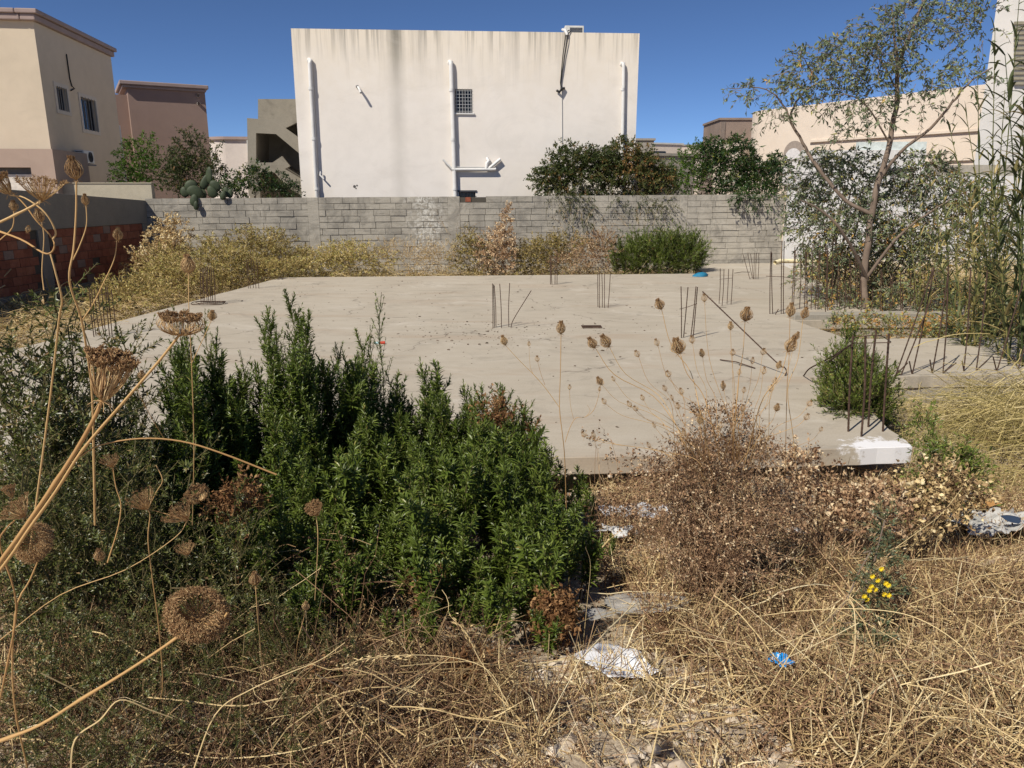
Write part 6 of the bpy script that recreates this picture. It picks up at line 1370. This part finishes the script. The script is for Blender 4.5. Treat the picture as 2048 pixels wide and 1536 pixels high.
# ---- straw tangle: uncountable arcs, twigs and bits over the slope
def inpoly(px, py, poly):
    n = len(poly); c = np.zeros(len(px), bool); j = n - 1
    for i in range(n):
        xi, yi = poly[i]; xj, yj = poly[j]
        c ^= ((yi > py) != (yj > py)) & (px < (xj - xi) * (py - yi) / (yj - yi + 1e-12) + xi); j = i
    return c
def ground_poly(pxpoly): return [(q.x, q.y) for q in (onground(*p) for p in pxpoly)]
def sample(poly, n):
    xs = [p[0] for p in poly]; ys = [p[1] for p in poly]; X, Y_ = [], []; tot = 0
    while tot < n:
        x = rng.uniform(min(xs), max(xs), n * 2); y = rng.uniform(min(ys), max(ys), n * 2); k = inpoly(x, y, poly); X.append(x[k]); Y_.append(y[k]); tot += k.sum()
    return np.concatenate(X)[:n], np.concatenate(Y_)[:n]
def tangle(name, label, poly, n_arc, n_twig, n_bit, hmax=.3, mats=None, La=(.3,.9), Lt=(.05,.2), bit=(.004,.009), lean=None, ra=.0014, tint=(.55,.2), n_clump=0, curve=.4, clH=(.08,.26)):
    mats = mats or [M['straw'], M['rust_twig']]; mb = MB()
    ph = rng.uniform(0, 6, 4)
    def dens(x, y):      # lumpy cover with gaps
        return .5 + .5 * np.sin(x * 4.3 + 1.7 * np.sin(y * 3.1 + ph[0]) + ph[1]) * np.sin(y * 5.2 + 1.2 * np.sin(x * 2.7 + ph[2]) + ph[3])
    def hf(x, y): return hmax * (.15 + .85 * np.clip(dens(x, y), 0, 1) ** 1.3)
    def samp(n):
        x, y = sample(poly, int(n * 1.6)); k = np.argsort(-(dens(x, y) * .6 + rng.random(len(x))))[:n]; return x[k], y[k]
    def put(n, Lr, K, r, el, mat, tn):
        if n < 1: return
        x, y = samp(n); h = hf(x, y) * rng.random(n) ** .8; L = rng.uniform(*Lr, n); az = rng.uniform(0, 6.28, n)
        if lean is not None: az = lean + rng.normal(0, .6, n)
        e = np.abs(rng.normal(0, el, n)); t = np.linspace(-.5, .5, K)[None]
        cv = rng.normal(0, curve, n)[:, None] * L[:, None] * (t * t - .08); cv2 = rng.normal(0, curve * .5, n)[:, None] * L[:, None] * (t ** 3) * 2
        dx = np.cos(az)[:, None] * L[:, None] * t; dy = np.sin(az)[:, None] * L[:, None] * t; cv = cv + cv2
        X = x[:, None] + dx - np.sin(az)[:, None] * cv; Y_ = y[:, None] + dy + np.cos(az)[:, None] * cv
        Z = gz(X, Y_) + h[:, None] + np.tan(np.clip(e, 0, 1.2))[:, None] * L[:, None] * t * np.where(rng.random(n) < .5, -1, 1)[:, None] + (.25 - t * t) * L[:, None] * rng.uniform(-.1, .6, n)[:, None]
        Z = np.maximum(Z, gz(X, Y_) + .003)
        if K > 4: X = X + rng.normal(0, .006, X.shape); Z = Z + rng.normal(0, .006, Z.shape)
        P = np.stack([X, Y_, Z], -1); mb.tubes(P, r * (rng.lognormal(0, .4, (n, 1)).clip(.4, 2.2)) * np.ones((1, K)), 3, tint=np.clip(rng.normal(tn, tint[1], n), 0, 1), mat=mat)
    put(int(n_arc * .7), La, 9, ra, .25, 0, tint[0] + .12); put(int(n_arc * .3), La, 7, ra * .8, .3, 1, tint[0])
    put(int(n_twig * .55), Lt, 4, .0011, .6, 0, tint[0]); put(int(n_twig * .45), Lt, 4, .0011, .7, 1, tint[0])
    if n_clump:          # dead little plants: stems radiating from one root, hung with curled leaves and seed cases
        x, y = samp(n_clump); nb = 13; h = rng.uniform(*clH, n_clump)
        X0 = np.repeat(np.stack([x, y, gz(x, y)], 1), nb, 0); az = rng.uniform(0, 6.28, n_clump * nb); el = np.radians(rng.uniform(25, 85, n_clump * nb)); L = np.repeat(h, nb) * rng.uniform(.6, 1.4, n_clump * nb)
        d = np.stack([np.cos(az) * np.cos(el), np.sin(az) * np.cos(el), np.sin(el)], 1); t = np.linspace(0, 1, 6)
        P = X0[:, None] + d[:, None] * (L[:, None] * t)[..., None]; P[..., 2] -= (L[:, None] * .5 * t ** 2) * rng.uniform(-.2, 1, len(L))[:, None]; P[:, 1:] += rng.normal(0, .05, (len(L), 5, 3)) * L[:, None, None]
        P[..., 2] = np.maximum(P[..., 2], gz(P[..., 0], P[..., 1]) + .004); ct = np.repeat(np.clip(rng.normal(tint[0] - .05, .16, n_clump), 0, 1), nb)
        mb.tubes(P, np.linspace(.0015, .0006, 6)[None].repeat(len(L), 0), 3, tint=ct, mat=1)
        m = 7; ii = rng.integers(1, 5, (len(L), m)); f = rng.random((len(L), m, 1)); ar = np.arange(len(L))[:, None]; b = (P[ar, ii] * (1 - f) + P[ar, ii + 1] * f).reshape(-1, 3)
        mt = rng.random(len(b)) < .5; tt = np.clip(np.repeat(ct, m) + rng.normal(.04, .2, len(b)), 0, 1)
        for k, mm in ((mt, 0), (~mt, 1)): mb.leaves(b[k], U3(int(k.sum())), U3(int(k.sum())), rng.uniform(bit[0] * 1.6, bit[1] * 1.9, int(k.sum())), rng.uniform(bit[0], bit[1], int(k.sum())), tt[k], mm, seg=1, curl=.4, fold=.4)
        nb2 = n_clump // 4; x, y = samp(nb2); q = 16; bx = np.repeat(np.stack([x, y, gz(x, y)], 1), q, 0) + rng.normal(0, .012, (nb2 * q, 3)) * [1, 1, 0]; az = rng.uniform(0, 6.28, nb2 * q); el = np.radians(rng.uniform(20, 80, nb2 * q))
        d = np.stack([np.cos(az) * np.cos(el), np.sin(az) * np.cos(el), np.sin(el)], 1)
        mb.leaves(bx, d, U3(nb2 * q), rng.uniform(.08, .24, nb2 * q), rng.uniform(.003, .0065, nb2 * q), np.clip(rng.normal(tint[0] + .15, .2, nb2 * q), 0, 1), 0, curl=.45, fold=.2)
    if n_bit:
        x, y = samp(n_bit); z = gz(x, y) + hf(x, y) * rng.random(n_bit) ** 1.2
        s = rng.uniform(*bit, n_bit); half = n_bit // 2
        c = np.stack([x, y, z], -1); mb.bits(c[:half], s[:half], np.clip(rng.normal(tint[0] - .08, .25, half), 0, 1), 1); mb.bits(c[half:], s[half:], np.clip(rng.normal(tint[0] - .05, .25, n_bit - half), 0, 1), 0)
    o = mb.build(name, mats); return tag(o, label, kind='stuff')
right_far = ground_poly([(1180,985),(1300,965),(1560,960),(1830,960),(2120,940),(2120,1180),(1180,1180)])
right_mid = ground_poly([(1250,1130),(2130,1110),(2130,1400),(1500,1400),(1330,1330),(1260,1230)])
right_near = ground_poly([(1380,1310),(1560,1330),(2130,1330),(2130,1600),(1640,1600),(1520,1440)])
tangle('dry_weed_litter', 'tangled brown twigs and seed bits below the slab edge', right_far, 420, 7000, 24000, .12, tint=(.45,.27), Lt=(.04,.14), ra=.0013, n_clump=620, clH=(.08,.2), bit=(.005,.011))
tangle('dry_straw_tangle', 'tangled golden straw over the slope', right_mid, 420, 5500, 18000, .16, tint=(.53,.26), n_clump=520, clH=(.08,.2), bit=(.004,.009), Lt=(.04,.18))
tangle('dry_straw_tangle', 'tangled golden straw nearest the viewer', right_near, 260, 3600, 10000, .14, tint=(.55,.26), bit=(.003,.007), n_clump=300, clH=(.06,.16), Lt=(.04,.18))
bare = ground_poly([(1150,1330),(1340,1300),(1500,1420),(1560,1600),(1000,1600),(1100,1400)])
tangle('straw_litter', 'thin straw and leaf litter on the bare earth', bare, 30, 900, 3000, .03, tint=(.6,.2), bit=(.003,.006), n_clump=45, clH=(.04,.09))
leftbot = ground_poly([(-80,1330),(620,1290),(1000,1330),(1100,1450),(1050,1620),(-80,1620)])
tangle('dry_stem_tangle', 'tangled brown dead stems at the bottom left', leftbot, 170, 2600, 7000, .20, tint=(.34,.2), bit=(.003,.007), Lt=(.06,.22), n_clump=230, clH=(.08,.22))
leftall = ground_poly([(-80,1080),(700,1180),(1000,1330),(600,1340),(-80,1340)])
tangle('dead_stalks', 'dead stalks woven through the left thicket', leftall, 110, 1200, 2600, .45, tint=(.40,.2), La=(.2,.6), n_clump=90, clH=(.15,.4))
under = ground_poly([(-200,960),(1180,1000),(1230,1300),(900,1360),(-200,1350)])
tangle('leaf_litter', 'brown leaf litter under the green shrubs', under, 100, 3500, 16000, .05, tint=(.3,.2), bit=(.006,.012), mats=[M['rust_twig'], M['rust_twig']])
# grass bank right of the slab
bank = [(3.72,6.7),(4.05,9.1),(8.5,9.4),(8.5,5.0),(6.0,4.2),(3.4,5.6)]
M['bank'] = leafmat('bank_grass', [(0, (.12,.11,.035)), (.4, (.34,.28,.10)), (.7, (.56,.45,.19)), (1, (.72,.60,.32))], .65, .2, .2, .9, .5)
tangle('dry_grass', 'olive and golden dry grass on the bank beside the slab', bank, 2600, 7000, 7000, .35, mats=[M['bank'], M['bank']], La=(.25,.7), Lt=(.08,.3), tint=(.55,.2), lean=.5, ra=.0022)
tangle('tall_grass', 'tall yellow-green grass leaning over the bank at the right edge', [(5.0,5.6),(4.6,7.6),(5.2,9.0),(8.5,9.2),(8.5,5.0)], 3400, 2500, 0, 1.0, mats=[M['bank'], M['bank']], La=(.45,1.1), Lt=(.1,.3), tint=(.58,.22), lean=.35, ra=.0026, curve=.25)
# left strip between slab and side wall
ls_ = [(-13,6),(-8.1,5.5),(-7.3,12),(-6.6,20.7),(-6.6,23.6),(-11.0,23.6),(-12.2,13)]
tangle('dry_grass', 'golden flattened dry grass between the slab and the brick wall', ls_, 3600, 9000, 16000, .35, mats=[M['straw'], M['weed']], La=(.3,1.0), Lt=(.1,.35), tint=(.55,.2), ra=.004, bit=(.015,.035))
bs = [(-6.4,21.05),(5.4,22.1),(5.8,25.0),(-6.6,24.0)]
tangle('dry_grass', 'dry undergrowth at the foot of the block wall', bs, 1400, 6000, 14000, .45, mats=[M['straw'], M['weed']], La=(.3,.9), Lt=(.1,.35), tint=(.5,.22), ra=.004, bit=(.015,.035))
rs = [(5.4,12.0),(13,12.3),(12.8,14.1),(5.2,13.4)]
tangle('dry_grass', 'dry grass between the two foundation beams', rs, 500, 2600, 5000, .25, mats=[M['straw'], M['weed']], La=(.2,.6), Lt=(.1,.25), tint=(.5,.22), ra=.003, bit=(.01,.02))
rs2 = [(7.0,16.7),(13,16.9),(17,24.3),(9.2,24.9),(8.3,20)]
tangle('dry_grass', 'tall dry undergrowth below the reeds and trees', rs2, 2200, 5000, 9000, .9, mats=[M['straw'], M['weed']], La=(.4,1.2), Lt=(.1,.4), tint=(.55,.22), ra=.004, bit=(.015,.035))
ur = [(9.5,9.8),(13,10),(13,13),(7.5,12.3)]
# a few grass stalks drooping in the foreground
def stalk(label, pts, Yv, r=.0014, seeds=True):
    P = np.array([np.array(atY(x, y, Y_)) for (x, y), Y_ in zip(pts, np.linspace(Yv[0], Yv[1], len(pts)))]); o = Vector(P[-1]); o.z = G(o.x, o.y)
    root = empty('grass_stalk', o, label, 'grass stalk'); Q = smooth(P - np.array(o), 5); Q = np.vstack([Q, [[0, 0, 0]]])
    mb = MB(); mb.tubes(Q, np.linspace(r * .5, r, len(Q)), 4, tint=.75); mb.build('stem', M['straw'], root)
    if seeds:
        m = max(6, len(Q) // 3); b = Q[:m].repeat(5, 0) + rng.normal(0, .004, (m * 5, 3)); T = np.repeat(-unit(np.gradient(Q[:m], axis=0)), 5, 0)
        mb = MB(); mb.leaves(b, unit(T + .45 * U3(len(b))), U3(len(b)), np.full(len(b), .018), np.full(len(b), .004), .7, 0, seg=1); mb.build('seed_spike', M['straw'], root)
stalk('thick drooping grass spike pointing up-left at the thicket foot', [(905,1236),(935,1270),(958,1318),(1000,1380),(1030,1440),(1070,1560)], (2.0, 1.9), .0022)
stalk('long grass stalk arching left with hanging seeds at the bottom', [(690,1330),(740,1316),(840,1310),(930,1320),(985,1350),(1010,1420),(1030,1600)], (2.0, 1.85))
stalk('pale upright straw at the right edge of the green thicket', [(1171,1094),(1181,1130),(1175,1200),(1167,1282)], (2.6, 2.7), .0014, False)
stalk('long golden straw arc crossing the right tangle high up', [(1500,1235),(1600,1222),(1720,1218),(1830,1235),(1930,1300),(1990,1400),(2020,1560)], (2.5, 2.0), .0026, False)
stalk('long golden straw arc crossing below the yellow flowers', [(1330,1340),(1450,1300),(1560,1290),(1640,1250),(1700,1200),(1710,1290),(1690,1400),(1740,1560)], (2.5, 1.95), .0024, False)
stalk('diagonal straw pair above the large grey bag', [(1925,975),(1880,1030),(1820,1075),(1740,1135),(1700,1190)], (3.6, 3.0), .0028, False)
stalk('bent grey dead stalk at the bottom left corner', [(345,1436),(300,1420),(240,1400),(200,1440),(150,1480),(140,1560)], (1.7, 1.6), .0028, False)
stalk('forked pale straw stalk between the tangles, bottom left', [(690,1285),(640,1320),(580,1345),(500,1380),(430,1430),(380,1560)], (1.9, 1.7), .0022, False)
# diagonal beam shadowing sticks and dry branch near the left wall
mb = MB(); c = atZ(185, 560, -.2)
for k in range(14):
    a = np.array([c.x + random.uniform(-1.2, 1.2), 17 + random.uniform(-1, 2), -.25]); b = a + [random.uniform(-.5, .8), random.uniform(-.3, .3), random.uniform(.2, .8)]
    mb.tubes(smooth([a, (a + b) / 2 + [0, 0, .1], b], 4), [.012] * 9, 4, tint=.8)
tag(mb.build('brushwood', M['straw']), 'pale dead brushwood heaped at the foot of the brick wall', 'brushwood', kind='stuff')
